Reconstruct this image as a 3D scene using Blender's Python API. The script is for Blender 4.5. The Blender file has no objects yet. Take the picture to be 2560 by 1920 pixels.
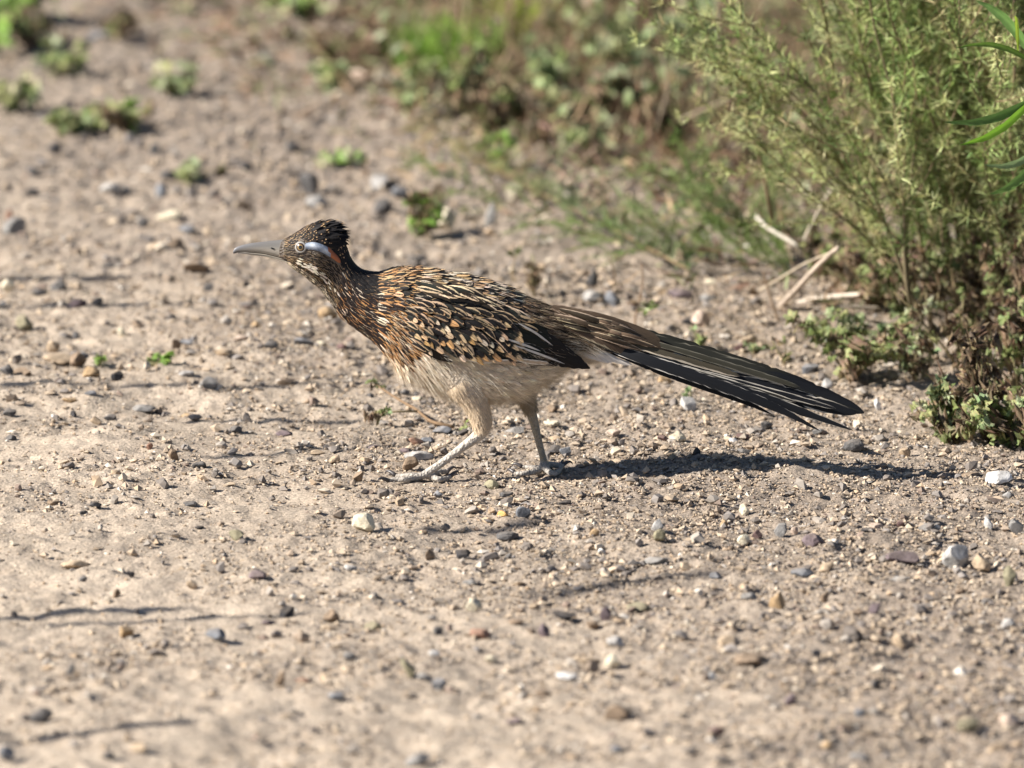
import bpy, bmesh, math, random
import numpy as np
from mathutils import Vector, Matrix
from mathutils.bvhtree import BVHTree

random.seed(7)
rng = np.random.default_rng(11)
sc = bpy.context.scene
R = math.radians

# ------------------------------------------------------------------ camera, sky, sun, exposure
PITCH, DIST = 10.9, 8.0
OFF = 0.594
CAM = Vector((0, -DIST * math.cos(R(PITCH + OFF)), DIST * math.sin(R(PITCH + OFF))))
cd = bpy.data.cameras.new('camera')
cam = bpy.data.objects.new('camera', cd)
sc.collection.objects.link(cam)
cam.location = CAM
cam.rotation_euler = (R(90 - PITCH), 0, 0)
cd.sensor_width = 36.0
cd.lens = 315.0
cd.clip_start = 0.1
cd.clip_end = 500
cd.dof.use_dof = True
cd.dof.focus_distance = 7.97
cd.dof.aperture_fstop = 6.6
sc.camera = cam

SUN_EL, SUN_AZ = 33.0, 11.0     # sun low on the left, shadows run right and a little away
world = bpy.data.worlds.new('World')
sc.world = world
world.use_nodes = True
wn = world.node_tree
wn.nodes.clear()
sky = wn.nodes.new('ShaderNodeTexSky')
sky.sky_type = 'NISHITA'
sky.sun_disc = False
sky.sun_elevation = R(SUN_EL)
sky.sun_rotation = R(-90 - SUN_AZ)
sky.air_density = 0.7
sky.dust_density = 0.3
bg = wn.nodes.new('ShaderNodeBackground')
bg.inputs['Strength'].default_value = 0.05
wo = wn.nodes.new('ShaderNodeOutputWorld')
wn.links.new(sky.outputs[0], bg.inputs[0])
wn.links.new(bg.outputs[0], wo.inputs[0])

sd = bpy.data.lights.new('sun', 'SUN')
sd.energy = 5.0
sd.angle = R(0.53)
sd.color = (1.0, 0.93, 0.83)
sun = bpy.data.objects.new('sun', sd)
sc.collection.objects.link(sun)
SUN_D = Vector((math.cos(R(SUN_AZ)) * math.cos(R(SUN_EL)), math.sin(R(SUN_AZ)) * math.cos(R(SUN_EL)), -math.sin(R(SUN_EL))))
sun.rotation_euler = SUN_D.to_track_quat('-Z', 'Y').to_euler()
sun.location = (-3, -1, 3)

sc.view_settings.view_transform = 'Standard'
sc.view_settings.look = 'None'
sc.view_settings.gamma = 1
sc.view_settings.use_curve_mapping = False
sc.view_settings.exposure = 1.12
sc.render.engine = 'CYCLES'
sc.cycles.use_denoising = True
sc.cycles.max_bounces = 6
sc.cycles.transparent_max_bounces = 8
sc.cycles.caustics_reflective = False
sc.cycles.caustics_refractive = False

# ------------------------------------------------------------------ measuring helpers
FPX = 22400.0
_a = R(PITCH)
FW = Vector((0, math.cos(_a), -math.sin(_a)))
UP = Vector((0, math.sin(_a), math.cos(_a)))


def ray(px, py):
    return FW + Vector((1, 0, 0)) * ((px - 1280) / FPX) + UP * ((960 - py) / FPX)


def at_y(px, py, Y=0.0):
    d = ray(px, py)
    return CAM + d * ((Y - CAM.y) / d.y)


def gnd(px, py):
    d = ray(px, py)
    return CAM + d * (-CAM.z / d.z)


MM = 1 / 2800.0   # one pixel of the photograph at the bird, in metres

# ------------------------------------------------------------------ object helpers
COL = sc.collection


def tag(o, label=None, cat=None, group=None, kind=None):
    if label: o['label'] = label
    if cat: o['category'] = cat
    if group: o['group'] = group
    if kind: o['kind'] = kind
    return o


def empty(name, loc=(0, 0, 0)):
    o = bpy.data.objects.new(name, None)
    o.empty_display_size = 0.02
    o.location = loc
    COL.objects.link(o)
    return o


def link(name, me, parent=None, loc=None):
    o = bpy.data.objects.new(name, me)
    COL.objects.link(o)
    if parent: o.parent = parent
    if loc is not None: o.location = loc
    return o


def copy_tree(o, parent=None):
    c = o.copy()
    COL.objects.link(c)
    c.parent = parent
    for ch in list(o.children):
        copy_tree(ch, c)
    return c


def np_mesh(name, V, F, mat=None, attrs=None, smooth=False, uv=None):
    """V (n,3); F (m,3) or (m,4) int array; attrs: name -> (n,3|4) point colours"""
    V = np.asarray(V, dtype=np.float32)
    F = np.asarray(F, dtype=np.int32)
    me = bpy.data.meshes.new(name)
    k = F.shape[1]
    me.vertices.add(len(V))
    me.vertices.foreach_set('co', V.ravel())
    me.loops.add(F.size)
    me.loops.foreach_set('vertex_index', F.ravel())
    me.polygons.add(len(F))
    me.polygons.foreach_set('loop_start', np.arange(0, F.size, k, dtype=np.int32))
    me.polygons.foreach_set('use_smooth', np.full(len(F), smooth))
    if uv is not None:
        l = me.uv_layers.new(name='UVMap')
        l.data.foreach_set('uv', np.asarray(uv, dtype=np.float32)[F.ravel()].ravel())
    for an, a in (attrs or {}).items():
        a = np.asarray(a, dtype=np.float32)
        if a.shape[1] == 3: a = np.concatenate([a, np.ones((len(a), 1), np.float32)], 1)
        at = me.color_attributes.new(an, 'FLOAT_COLOR', 'POINT')
        at.data.foreach_set('color', a.ravel())
    me.update(calc_edges=True)
    me.validate()
    if mat: me.materials.append(mat)
    return me


class MB:
    """collects quads and triangles with a colour per vertex"""
    def __init__(s):
        s.v, s.f, s.c, s.uv = [], [], [], []

    def add(s, verts, faces, col=(1, 1, 1), uvs=None):
        b = len(s.v)
        s.v += [tuple(p) for p in verts]
        if isinstance(col, list): s.c += col
        else: s.c += [tuple(col)] * len(verts)
        s.uv += uvs if uvs else [(0, 0)] * len(verts)
        s.f += [tuple(i + b for i in f) for f in faces]

    def tube(s, pts, rad, n=6, col=(1, 1, 1), caps=True):
        pts = [Vector(p) for p in pts]
        m = len(pts)
        if not hasattr(rad, '__len__'): rad = [rad] * m
        ref = Vector((0.13, 0.97, 0.2))
        vs = []
        for i, p in enumerate(pts):
            t = (pts[min(i + 1, m - 1)] - pts[max(i - 1, 0)])
            t = t.normalized() if t.length > 1e-9 else Vector((0, 0, 1))
            a = t.cross(ref)
            if a.length < 0.1: a = t.cross(Vector((1, 0, 0)))
            a.normalize()
            b = t.cross(a)
            for k in range(n):
                th = 2 * math.pi * k / n
                vs.append(p + (a * math.cos(th) + b * math.sin(th)) * rad[i])
        fs = []
        for i in range(m - 1):
            for k in range(n):
                k2 = (k + 1) % n
                fs.append((i * n + k, i * n + k2, (i + 1) * n + k2, (i + 1) * n + k))
        if caps:
            fs.append(tuple(range(n - 1, -1, -1)))
            fs.append(tuple((m - 1) * n + k for k in range(n)))
        s.add(vs, fs, col)

    def mesh(s, name, mat, smooth=True):
        me = bpy.data.meshes.new(name)
        me.from_pydata(s.v, [], s.f)
        if s.c:
            at = me.color_attributes.new('col', 'FLOAT_COLOR', 'POINT')
            at.data.foreach_set('color', np.array([(c[0], c[1], c[2], 1.0) for c in s.c], dtype=np.float32).ravel())
        if s.uv:
            l = me.uv_layers.new(name='UVMap')
            idx = np.empty(len(me.loops), dtype=np.int32)
            me.loops.foreach_get('vertex_index', idx)
            l.data.foreach_set('uv', np.array(s.uv, dtype=np.float32)[idx].ravel())
        me.polygons.foreach_set('use_smooth', np.full(len(me.polygons), smooth))
        me.materials.append(mat)
        me.update()
        return me


def crom(P, n):
    """catmull-rom through rows of P, n samples"""
    P = np.asarray(P, dtype=float)
    m = len(P)
    out = []
    for q in np.linspace(0, m - 1, n):
        i = min(int(q), m - 2)
        t = q - i
        p0, p1, p2, p3 = P[max(i - 1, 0)], P[i], P[i + 1], P[min(i + 2, m - 1)]
        out.append(0.5 * ((2 * p1) + (-p0 + p2) * t + (2 * p0 - 5 * p1 + 4 * p2 - p3) * t * t + (-p0 + 3 * p1 - 3 * p2 + p3) * t ** 3))
    return np.array(out)


# ------------------------------------------------------------------ materials
class NT:
    def __init__(s, name):
        s.m = bpy.data.materials.new(name)
        s.m.use_nodes = True
        s.t = s.m.node_tree
        s.t.nodes.clear()
        s.out = s.n('ShaderNodeOutputMaterial')
        s.bsdf = s.n('ShaderNodeBsdfPrincipled')
        s.l(s.bsdf.outputs[0], s.out.inputs[0])

    def n(s, t, **kw):
        x = s.t.nodes.new(t)
        for k, v in kw.items(): setattr(x, k, v)
        return x

    def l(s, a, b): s.t.links.new(a, b)

    def inp(s, sock, v):
        if hasattr(v, 'is_linked') or hasattr(v, 'links'): s.l(v, sock)
        else: sock.default_value = v

    def math(s, op, a, b=0.0, clamp=False):
        x = s.n('ShaderNodeMath', operation=op, use_clamp=clamp)
        s.inp(x.inputs[0], a)
        s.inp(x.inputs[1], b)
        return x.outputs[0]

    def mix(s, f, a, b, mode='MIX'):
        x = s.n('ShaderNodeMix', data_type='RGBA', blend_type=mode)
        s.inp(x.inputs[0], f)
        s.inp(x.inputs[6], a if hasattr(a, 'links') else (*a, 1)[:4])
        s.inp(x.inputs[7], b if hasattr(b, 'links') else (*b, 1)[:4])
        return x.outputs[2]

    def noise(s, vec, scale, detail=3, rough=0.55):
        x = s.n('ShaderNodeTexNoise')
        x.inputs['Scale'].default_value = scale
        x.inputs['Detail'].default_value = detail
        x.inputs['Roughness'].default_value = rough
        if vec is not None: s.l(vec, x.inputs['Vector'])
        return x.outputs['Fac']

    def ramp(s, f, lo, hi):
        x = s.n('ShaderNodeMapRange', interpolation_type='SMOOTHSTEP')
        s.inp(x.inputs[0], f)
        s.inp(x.inputs[1], lo)
        s.inp(x.inputs[2], hi)
        return x.outputs[0]

    def attr(s, name):
        x = s.n('ShaderNodeAttribute', attribute_name=name)
        return x

    def coords(s): return s.n('ShaderNodeTexCoord').outputs['Object']
    def pos(s): return s.n('ShaderNodeNewGeometry').outputs['Position']

    def bump(s, h, strength, dist):
        x = s.n('ShaderNodeBump')
        x.inputs['Strength'].default_value = strength
        x.inputs['Distance'].default_value = dist
        s.l(h, x.inputs['Height'])
        s.l(x.outputs[0], s.bsdf.inputs['Normal'])

    def set(s, color=None, rough=0.8, spec=0.3):
        if color is not None:
            s.inp(s.bsdf.inputs['Base Color'], color if hasattr(color, 'links') else (*color, 1)[:4])
        s.inp(s.bsdf.inputs['Roughness'], rough)
        s.bsdf.inputs['Specular IOR Level'].default_value = spec
        return s.m


# ground
g = NT('dirt')
P = g.pos()
at = g.attr('col')
fine = g.noise(P, 420, 4, 0.7)
mid = g.noise(P, 60, 4, 0.6)
c = g.mix(g.ramp(fine, 0.38, 0.66), (0.266, 0.233, 0.197), (0.54, 0.465, 0.392))
c = g.mix(g.math('MULTIPLY', g.ramp(mid, 0.4, 0.75), 0.35), c, (0.35, 0.28, 0.22))
vor = g.n('ShaderNodeTexVoronoi')
vor.inputs['Scale'].default_value = 300
g.l(P, vor.inputs['Vector'])
sp = g.math('LESS_THAN', vor.outputs['Distance'], 0.28)
rnd = g.n('ShaderNodeSeparateColor')
g.l(vor.outputs['Color'], rnd.inputs[0])
spot = g.math('MULTIPLY', sp, g.math('GREATER_THAN', rnd.outputs[0], 0.86))
c = g.mix(g.math('MULTIPLY', spot, 0.75), c, (0.10, 0.09, 0.085))
spot2 = g.math('MULTIPLY', sp, g.math('LESS_THAN', rnd.outputs[0], 0.12))
c = g.mix(g.math('MULTIPLY', spot2, 0.7), c, (0.62, 0.55, 0.46))
c = g.mix(1.0, c, at.outputs['Color'], 'MULTIPLY')
h = g.math('ADD', g.math('MULTIPLY', fine, 1.0), g.math('MULTIPLY', g.noise(P, 150, 3, 0.6), 1.5))
g.bump(h, 0.9, 0.0014)
M_DIRT = g.set(c, 0.95, 0.15)

# loose grit: colour per grain
g = NT('grit')
at = g.attr('col')
c = g.mix(g.math('MULTIPLY', g.noise(g.pos(), 700, 2), 0.5), at.outputs['Color'], (0.42, 0.34, 0.26))
M_GRIT = g.set(c, 0.9, 0.2)

STONE_COL = {
    'dark grey': (0.085, 0.083, 0.085), 'blackish': (0.035, 0.034, 0.038), 'slate blue': (0.155, 0.165, 0.185),
    'pale grey': (0.38, 0.37, 0.36), 'grey': (0.22, 0.215, 0.21), 'white': (0.75, 0.72, 0.68), 'cream': (0.62, 0.53, 0.40),
    'tan': (0.38, 0.29, 0.20), 'brown': (0.19, 0.135, 0.09), 'ochre': (0.34, 0.235, 0.13), 'orange': (0.55, 0.32, 0.11),
    'rusty': (0.23, 0.13, 0.09), 'purple': (0.125, 0.095, 0.105), 'pinkish': (0.42, 0.33, 0.27), 'olive': (0.22, 0.20, 0.13),
    'maroon': (0.14, 0.085, 0.08),
}
M_STONE = {}
for key, col in STONE_COL.items():
    g = NT('stone_' + key.replace(' ', '_'))
    P = g.coords()
    oi = g.n('ShaderNodeObjectInfo')
    va = g.n('ShaderNodeVectorMath', operation='ADD')
    g.l(P, va.inputs[0])
    g.l(oi.outputs['Location'], va.inputs[1])
    P = va.outputs[0]
    n1 = g.noise(P, 130, 5, 0.65)
    n2 = g.noise(P, 700, 3, 0.6)
    lo = tuple(x * 0.55 for x in col)
    hi = tuple(min(0.8, x * 1.35 + 0.015) for x in col)
    c = g.mix(g.ramp(n1, 0.3, 0.7), lo, hi)
    c = g.mix(g.math('MULTIPLY', g.ramp(n2, 0.5, 0.72), 0.4), c, tuple(min(0.8, x * 1.7 + 0.03) for x in col))
    # dust settled on the tops
    gn = g.n('ShaderNodeNewGeometry')
    sx = g.n('ShaderNodeSeparateXYZ')
    g.l(gn.outputs['Normal'], sx.inputs[0])
    dust = g.math('MULTIPLY', g.ramp(sx.outputs[2], 0.3, 1.0), g.math('MULTIPLY', g.noise(P, 240, 3), 0.35))
    c = g.mix(dust, c, (0.42, 0.34, 0.26))
    g.bump(g.math('ADD', n1, g.math('MULTIPLY', n2, 0.5)), 0.7, 0.0012)
    M_STONE[key] = g.set(c, 0.8, 0.3)


def plain(name, rough=0.7, spec=0.3, transl=0.0, noise_scale=300, amt=0.35, bump=0.0):
    g = NT(name)
    at = g.attr('col')
    n = g.noise(g.coords(), noise_scale, 3)
    k = g.math('ADD', 1 - amt, g.math('MULTIPLY', n, 2 * amt))
    cc = g.n('ShaderNodeCombineColor')
    for i in range(3): g.l(k, cc.inputs[i])
    c = g.mix(1.0, at.outputs['Color'], cc.outputs[0], 'MULTIPLY')
    g.set(c, rough, spec)
    if bump: g.bump(n, 0.6, bump)
    if transl:
        tr = g.n('ShaderNodeBsdfTranslucent')
        g.l(c, tr.inputs[0])
        ms = g.n('ShaderNodeMixShader')
        ms.inputs[0].default_value = transl
        g.l(g.bsdf.outputs[0], ms.inputs[1])
        g.l(tr.outputs[0], ms.inputs[2])
        g.l(ms.outputs[0], g.out.inputs[0])
    return g.m


M_NEEDLE = plain('thread_leaf', 0.55, 0.3, 0.16, 60, 0.35)
M_LEAF = plain('soft_leaf', 0.55, 0.35, 0.35, 260, 0.35, 0.0006)
M_WILLOW = plain('long_leaf', 0.4, 0.45, 0.4, 120, 0.2, 0.0002)
M_TWIG = plain('dead_twig', 0.85, 0.2, 0.0, 500, 0.45, 0.0006)
M_STEM = plain('live_stem', 0.7, 0.3, 0.0, 300, 0.3)
M_STRAW = plain('dry_straw', 0.7, 0.3, 0.2, 200, 0.4)

# feathers: uv.x across, uv.y from root to tip; colours and limits come with every feather
g = NT('plumage')
uvn = g.n('ShaderNodeUVMap')
su = g.n('ShaderNodeSeparateXYZ')
g.l(uvn.outputs[0], su.inputs[0])
u, v = su.outputs[0], su.outputs[1]
au = g.math('ABSOLUTE', g.math('SUBTRACT', g.math('MULTIPLY', u, 2.0), 1.0))
prm = g.n('ShaderNodeSeparateColor')
g.l(g.attr('prm').outputs['Color'], prm.inputs[0])
ew, ts, seed = prm.outputs[0], prm.outputs[1], prm.outputs[2]
cb = g.n('ShaderNodeCombineXYZ')      # barbs slope towards the tip
g.l(g.math('MULTIPLY', au, 1.5), cb.inputs[0])
g.l(g.math('SUBTRACT', g.math('MULTIPLY', v, 26.0), g.math('MULTIPLY', au, 5.0)), cb.inputs[1])
g.l(g.math('MULTIPLY', seed, 91.0), cb.inputs[2])
barb = g.noise(cb.outputs[0], 1.0, 3, 0.6)
barbo = g.math('MULTIPLY', g.math('SUBTRACT', barb, 0.5), 1.15)
# some feathers carry the pale band on one vane only
su_ = g.math('SUBTRACT', g.math('MULTIPLY', u, 2.0), 1.0)
one = g.math('GREATER_THAN', seed, 0.40)
sg = g.math('SUBTRACT', g.math('MULTIPLY', g.math('GREATER_THAN', seed, 0.60), 2.0), 1.0)
ax_ = g.math('ADD', g.math('MULTIPLY', one, g.math('MULTIPLY', su_, sg)), g.math('MULTIPLY', g.math('SUBTRACT', 1.0, one), au))
e = g.ramp(g.math('ADD', ax_, barbo), g.math('SUBTRACT', 1.0, ew), g.math('SUBTRACT', 1.22, ew))
t = g.ramp(g.math('ADD', v, g.math('MULTIPLY', barbo, 0.24)), ts, g.math('ADD', ts, 0.12))
shaft = g.math('LESS_THAN', au, 0.10)
t = g.math('MULTIPLY', t, g.math('SUBTRACT', 1.0, g.math('MULTIPLY', shaft, 0.7)))
c = g.mix(e, g.attr('cbase').outputs['Color'], g.attr('cedge').outputs['Color'])
c = g.mix(t, c, g.attr('ctip').outputs['Color'])
k = g.math('ADD', 0.62, g.math('MULTIPLY', barb, 0.76))
cc = g.n('ShaderNodeCombineColor')
for i in range(3): g.l(k, cc.inputs[i])
c = g.mix(1.0, c, cc.outputs[0], 'MULTIPLY')
g.bump(barb, 0.5, 0.0005)
M_PLUME = g.set(c, 0.55, 0.16)

# down: fine strands, colour per strand
g = NT('down')
at = g.attr('col')
g.set(at.outputs['Color'], 0.8, 0.1)
tr = g.n('ShaderNodeBsdfTranslucent')
g.l(at.outputs['Color'], tr.inputs[0])
ms = g.n('ShaderNodeMixShader')
ms.inputs[0].default_value = 0.35
g.l(g.bsdf.outputs[0], ms.inputs[1])
g.l(tr.outputs[0], ms.inputs[2])
g.l(ms.outputs[0], g.out.inputs[0])
M_DOWN = g.m

# body skin: colour per vertex, scales on the legs
g = NT('bird_skin')
at = g.attr('col')
P = g.coords()
vo = g.n('ShaderNodeTexVoronoi')
vo.inputs['Scale'].default_value = 420
g.l(P, vo.inputs['Vector'])
n = g.noise(P, 300, 4)
c = g.mix(g.math('MULTIPLY', n, 0.55), at.outputs['Color'], (0.2, 0.17, 0.14))
c = g.mix(g.math('MULTIPLY', g.ramp(vo.outputs['Distance'], 0.45, 0.8), 0.35), c, (0.12, 0.10, 0.085))
g.bump(g.math('ADD', vo.outputs['Distance'], n), 0.8, 0.0014)
M_SKIN = g.set(c, 0.55, 0.4)

g = NT('horn')
at = g.attr('col')
P = g.coords()
mp = g.n('ShaderNodeMapping')
mp.inputs['Scale'].default_value = (0.25, 1, 1.6)
g.l(P, mp.inputs[0])
n = g.noise(mp.outputs[0], 420, 4)
c = g.mix(g.math('MULTIPLY', n, 0.35), at.outputs['Color'], (0.13, 0.12, 0.115))
g.bump(n, 0.3, 0.0005)
M_HORN = g.set(c, 0.38, 0.45)
M_PATCH = plain('bare_skin', 0.5, 0.4, 0.0, 700, 0.22, 0.0004)
g = NT('eyeball')
at = g.attr('col')
g.bsdf.inputs['Coat Weight'].default_value = 1.0
g.bsdf.inputs['Coat Roughness'].default_value = 0.03
M_EYE = g.set(at.outputs['Color'], 0.25, 0.6)

# ------------------------------------------------------------------ ground relief
TX, TY, NX, NY = 3.6, 7.2, 1024, 1440


def field(lo, hi, seed, power=1.0):
    r = np.random.default_rng(seed)
    w = r.standard_normal((NY, NX))
    fx = np.fft.rfftfreq(NX, TX / NX)[None, :]
    fy = np.fft.fftfreq(NY, TY / NY)[:, None]
    f = np.sqrt(fx * fx + fy * fy)
    band = np.exp(-(f * lo * 0.5) ** 2) * (1 - np.exp(-(f * hi) ** 2)) / (f + 0.3) ** power
    z = np.fft.irfft2(np.fft.rfft2(w) * band, s=(NY, NX))
    return z / z.std()


F1 = field(0.25, 1.6, 1, 1.2)
F2 = field(0.035, 0.25, 2, 1.0)
F3 = field(0.010, 0.05, 3, 0.8)
F4 = field(0.006, 0.02, 4, 0.2)
FD = field(0.12, 0.8, 5, 1.0)


def samp(F, x, y):
    gx = (np.asarray(x) / TX % 1.0) * NX
    gy = (np.asarray(y) / TY % 1.0) * NY
    i = np.floor(gx).astype(int); j = np.floor(gy).astype(int)
    fx = gx - i; fy = gy - j
    i0 = i % NX; i1 = (i + 1) % NX; j0 = j % NY; j1 = (j + 1) % NY
    return (F[j0, i0] * (1 - fx) + F[j0, i1] * fx) * (1 - fy) + (F[j1, i0] * (1 - fx) + F[j1, i1] * fx) * fy


def gravelly(x, y):
    """0 on the smooth packed track at front left, 1 on the loose gravel at the right and behind"""
    x = np.asarray(x, dtype=float); y = np.asarray(y, dtype=float)
    g1 = 1 / (1 + np.exp(-(x - 0.02 + 0.30 * (y + 0.35)) / 0.10))
    return np.clip(g1 * 0.85 + 0.12 * samp(FD, x, y) + 0.1, 0, 1)


def height(x, y):
    x = np.asarray(x, dtype=float); y = np.asarray(y, dtype=float)
    r = np.hypot(x, y - 0.8)
    damp = np.clip((6.0 - r) / 3.0, 0, 1)
    gr = gravelly(x, y)
    bird = 1 - 0.97 * np.exp(-((x + 0.03) / 0.16) ** 4 - ((y) / 0.10) ** 4)   # firm where the bird treads
    z = 0.0035 * samp(F1, x, y) * bird + 0.0015 * samp(F2, x, y) * bird + (0.00045 + 0.0007 * gr) * samp(F3, x, y) + (0.00015 + 0.0005 * gr) * samp(F4, x, y)
    return z * damp


def hz(x, y): return float(height(x, y))


def axis(segs):
    out = [segs[0][0]]
    for a, b, d in segs:
        n = max(1, int(round((b - a) / d)))
        out += list(np.linspace(a, b, n + 1)[1:])
    return np.array(out)


def outgrow(a, start, end):
    o = []; d = start
    x = a
    while x < end:
        x += d; d *= 1.6
        o.append(x)
    return o


xs = axis([(-1.3, -0.68, 0.012), (-0.68, 0.68, 0.0032), (0.68, 1.3, 0.012)])
ys = axis([(-1.7, -1.3, 0.012), (-1.3, 0.9, 0.0055), (0.9, 2.2, 0.010), (2.2, 4.0, 0.02)])
ex = outgrow(1.3, 0.04, 120)
xs = np.array([-q for q in ex[::-1]] + list(xs) + ex)
ys = np.array([-1.7 - (q - 1.3) for q in ex[::-1]] + list(ys) + [4.0 + (q - 1.3) for q in ex])
GX, GY = np.meshgrid(xs, ys)
Z = height(GX, GY)
nx, ny = len(xs), len(ys)
V = np.stack([GX.ravel(), GY.ravel(), Z.ravel()], 1)
I = np.arange(nx * ny).reshape(ny, nx)
F = np.stack([I[:-1, :-1].ravel(), I[:-1, 1:].ravel(), I[1:, 1:].ravel(), I[1:, :-1].ravel()], 1)
gr = gravelly(GX, GY).ravel()[:, None]
ca = np.array([1.16, 1.12, 1.06]) * (1 - gr) + np.array([0.72, 0.69, 0.67]) * gr
ca = ca * (1 + 0.05 * samp(FD, GX * 2, GY * 2).ravel()[:, None])
gme = np_mesh('ground', V, F, M_DIRT, {'col': ca}, smooth=True)
ground = link('ground', gme)
tag(ground, 'pale packed sandy dirt of the track and its gravelly verge', kind='structure')

# ------------------------------------------------------------------ loose grit lying on the ground
OCT = np.array([(1, 0, 0), (-1, 0, 0), (0, 1, 0), (0, -1, 0), (0, 0, 1), (0, 0, -1)], float)
OCF = np.array([(0, 2, 4), (2, 1, 4), (1, 3, 4), (3, 0, 4), (2, 0, 5), (1, 2, 5), (3, 1, 5), (0, 3, 5)])
GC = np.array([(0.40, 0.32, 0.24), (0.50, 0.41, 0.31), (0.33, 0.26, 0.19), (0.24, 0.19, 0.15), (0.30, 0.28, 0.26), (0.12, 0.115, 0.12),
               (0.60, 0.53, 0.43), (0.42, 0.31, 0.21), (0.17, 0.125, 0.11), (0.18, 0.175, 0.18), (0.68, 0.64, 0.58)])
GP = np.array([0.22, 0.18, 0.15, 0.10, 0.08, 0.09, 0.05, 0.05, 0.03, 0.05, 0.02])


_t = (1 + 5 ** .5) / 2
ICO = np.array([(-1, _t, 0), (1, _t, 0), (-1, -_t, 0), (1, -_t, 0), (0, -1, _t), (0, 1, _t), (0, -1, -_t), (0, 1, -_t), (_t, 0, -1), (_t, 0, 1), (-_t, 0, -1), (-_t, 0, 1)]) / 1.9
ICF = np.array([(0, 11, 5), (0, 5, 1), (0, 1, 7), (0, 7, 10), (0, 10, 11), (1, 5, 9), (5, 11, 4), (11, 10, 2), (10, 7, 6), (7, 1, 8), (3, 9, 4), (3, 4, 2), (3, 2, 6), (3, 6, 8), (3, 8, 9), (4, 9, 5), (2, 4, 11), (6, 2, 10), (8, 6, 7), (9, 8, 1)])


def grains(name, n, smin, smax, y0, y1, dens_floor, label, power=2.5, sink=0.25, flat=(0.35, 0.8), ico=False, dark=0.0):
    SV, SF = (ICO, ICF) if ico else (OCT, OCF)
    K_ = len(SV)
    r = np.random.default_rng(abs(hash((n, int(smin * 1e6)))) % 9999 if False else n + int(smin * 1e6))
    y = r.uniform(y0, y1, n * 4)
    # a wedge a little wider than the view
    hw = 0.50 * (8 + y) / 8 + 0.14
    x = r.uniform(-1, 1, n * 4) * hw
    keep = r.random(n * 4) < (dens_floor + (1 - dens_floor) * gravelly(x, y)) * np.clip(0.75 + 0.35 * samp(FD, x * 3 + 1, y * 3), 0.15, 1)
    if smin > 0.003:      # the bird stands on bare firm dirt
        keep &= ~((x > -.135) & (x < -.045) & (y > -.060) & (y < .015)) & ~((x > -.015) & (x < .055) & (y > -.005) & (y < .065))
    x, y = x[keep][:n], y[keep][:n]
    n = len(x)
    s = smin + (smax - smin) * r.random(n) ** power
    ax = np.stack([s * r.uniform(0.75, 1.3, n), s * r.uniform(0.65, 1.1, n), s * r.uniform(*flat, n)], 1) * 0.5
    z = height(x, y) + ax[:, 2] * (1 - 2 * sink) 
    V = SV[None] * r.uniform(0.60, 1.30, (n, K_, 1)) + r.uniform(-0.26, 0.26, (n, K_, 3))
    V = V * ax[:, None, :]
    a = r.uniform(0, 2 * np.pi, n)
    b = r.uniform(-0.35, 0.35, n)
    ca_, sa = np.cos(a)[:, None], np.sin(a)[:, None]
    cb_, sb = np.cos(b)[:, None], np.sin(b)[:, None]
    X, Y_, Zz = V[..., 0], V[..., 1], V[..., 2]
    X, Zz = X * cb_ - Zz * sb, X * sb + Zz * cb_
    X, Y_ = X * ca_ - Y_ * sa, X * sa + Y_ * ca_
    V = np.stack([X + x[:, None], Y_ + y[:, None], Zz + z[:, None]], -1).reshape(-1, 3)
    F = (SF[None] + (np.arange(n) * K_)[:, None, None]).reshape(-1, 3)
    gp = GP * np.array([1 - dark] * 3 + [1, 1 + dark, 1 + 3 * dark, 1, 1, 1 + dark * 2, 1 + 3 * dark, 1])
    ci = r.choice(len(GC), n, p=gp / gp.sum())
    col = GC[ci] * r.uniform(0.8, 1.15, (n, 1))
    C = np.repeat(col, K_, 0)
    me = np_mesh(name, V, F, M_GRIT, {'col': C})
    o = link(name, me)
    tag(o, label, kind='stuff')
    return o


grains('grit', 105000, 0.0016, 0.0050, -1.35, 1.0, 0.06, 'fine sandy grit strewn over the dirt', 2.2, 0.15)
grains('gravel', 30000, 0.0035, 0.0110, -1.35, 3.6, 0.07, 'small mixed gravel strewn over the dirt', 2.1, 0.15)
grains('small_pebbles', 3600, 0.0055, 0.0140, -1.35, 3.6, 0.10, 'small loose pebbles strewn between the larger stones', 2.0, 0.1, (0.4, 0.85), True, 0.85)
# ------------------------------------------------------------------ stones
def rock(seed, w, d, h, sub, cuts=9, rnd=0.0):
    r = random.Random(seed)
    bm = bmesh.new()
    bmesh.ops.create_icosphere(bm, subdivisions=sub, radius=1.0)
    for v in bm.verts:
        v.co *= 1 + r.uniform(-0.07, 0.07)
    for _ in range(cuts):
        n = Vector((r.gauss(0, 1), r.gauss(0, 1), r.gauss(0, 0.8))).normalized()
        lim = r.uniform(0.42 + 0.34 * rnd, 0.76 + 0.16 * rnd)
        for v in bm.verts:
            e = v.co.dot(n) - lim
            if e > 0: v.co -= n * e * 0.97
    sx = (w / 2) / max(abs(v.co.x) for v in bm.verts)
    sy = (d / 2) / max(abs(v.co.y) for v in bm.verts)
    zmin, zmax = min(v.co.z for v in bm.verts), max(v.co.z for v in bm.verts)
    sh = r.uniform(-0.35, 0.35)
    for v in bm.verts:
        z = (v.co.z - zmin) / (zmax - zmin)
        v.co.x = v.co.x * sx + sh * (z - 0.5) * h * (1 - rnd)
        v.co.y = v.co.y * sy
        v.co.z = z * h
    me = bpy.data.meshes.new('stone')
    bm.to_mesh(me)
    bm.free()
    me.polygons.foreach_set('use_smooth', np.full(len(me.polygons), rnd > 0.75))
    return me


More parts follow.
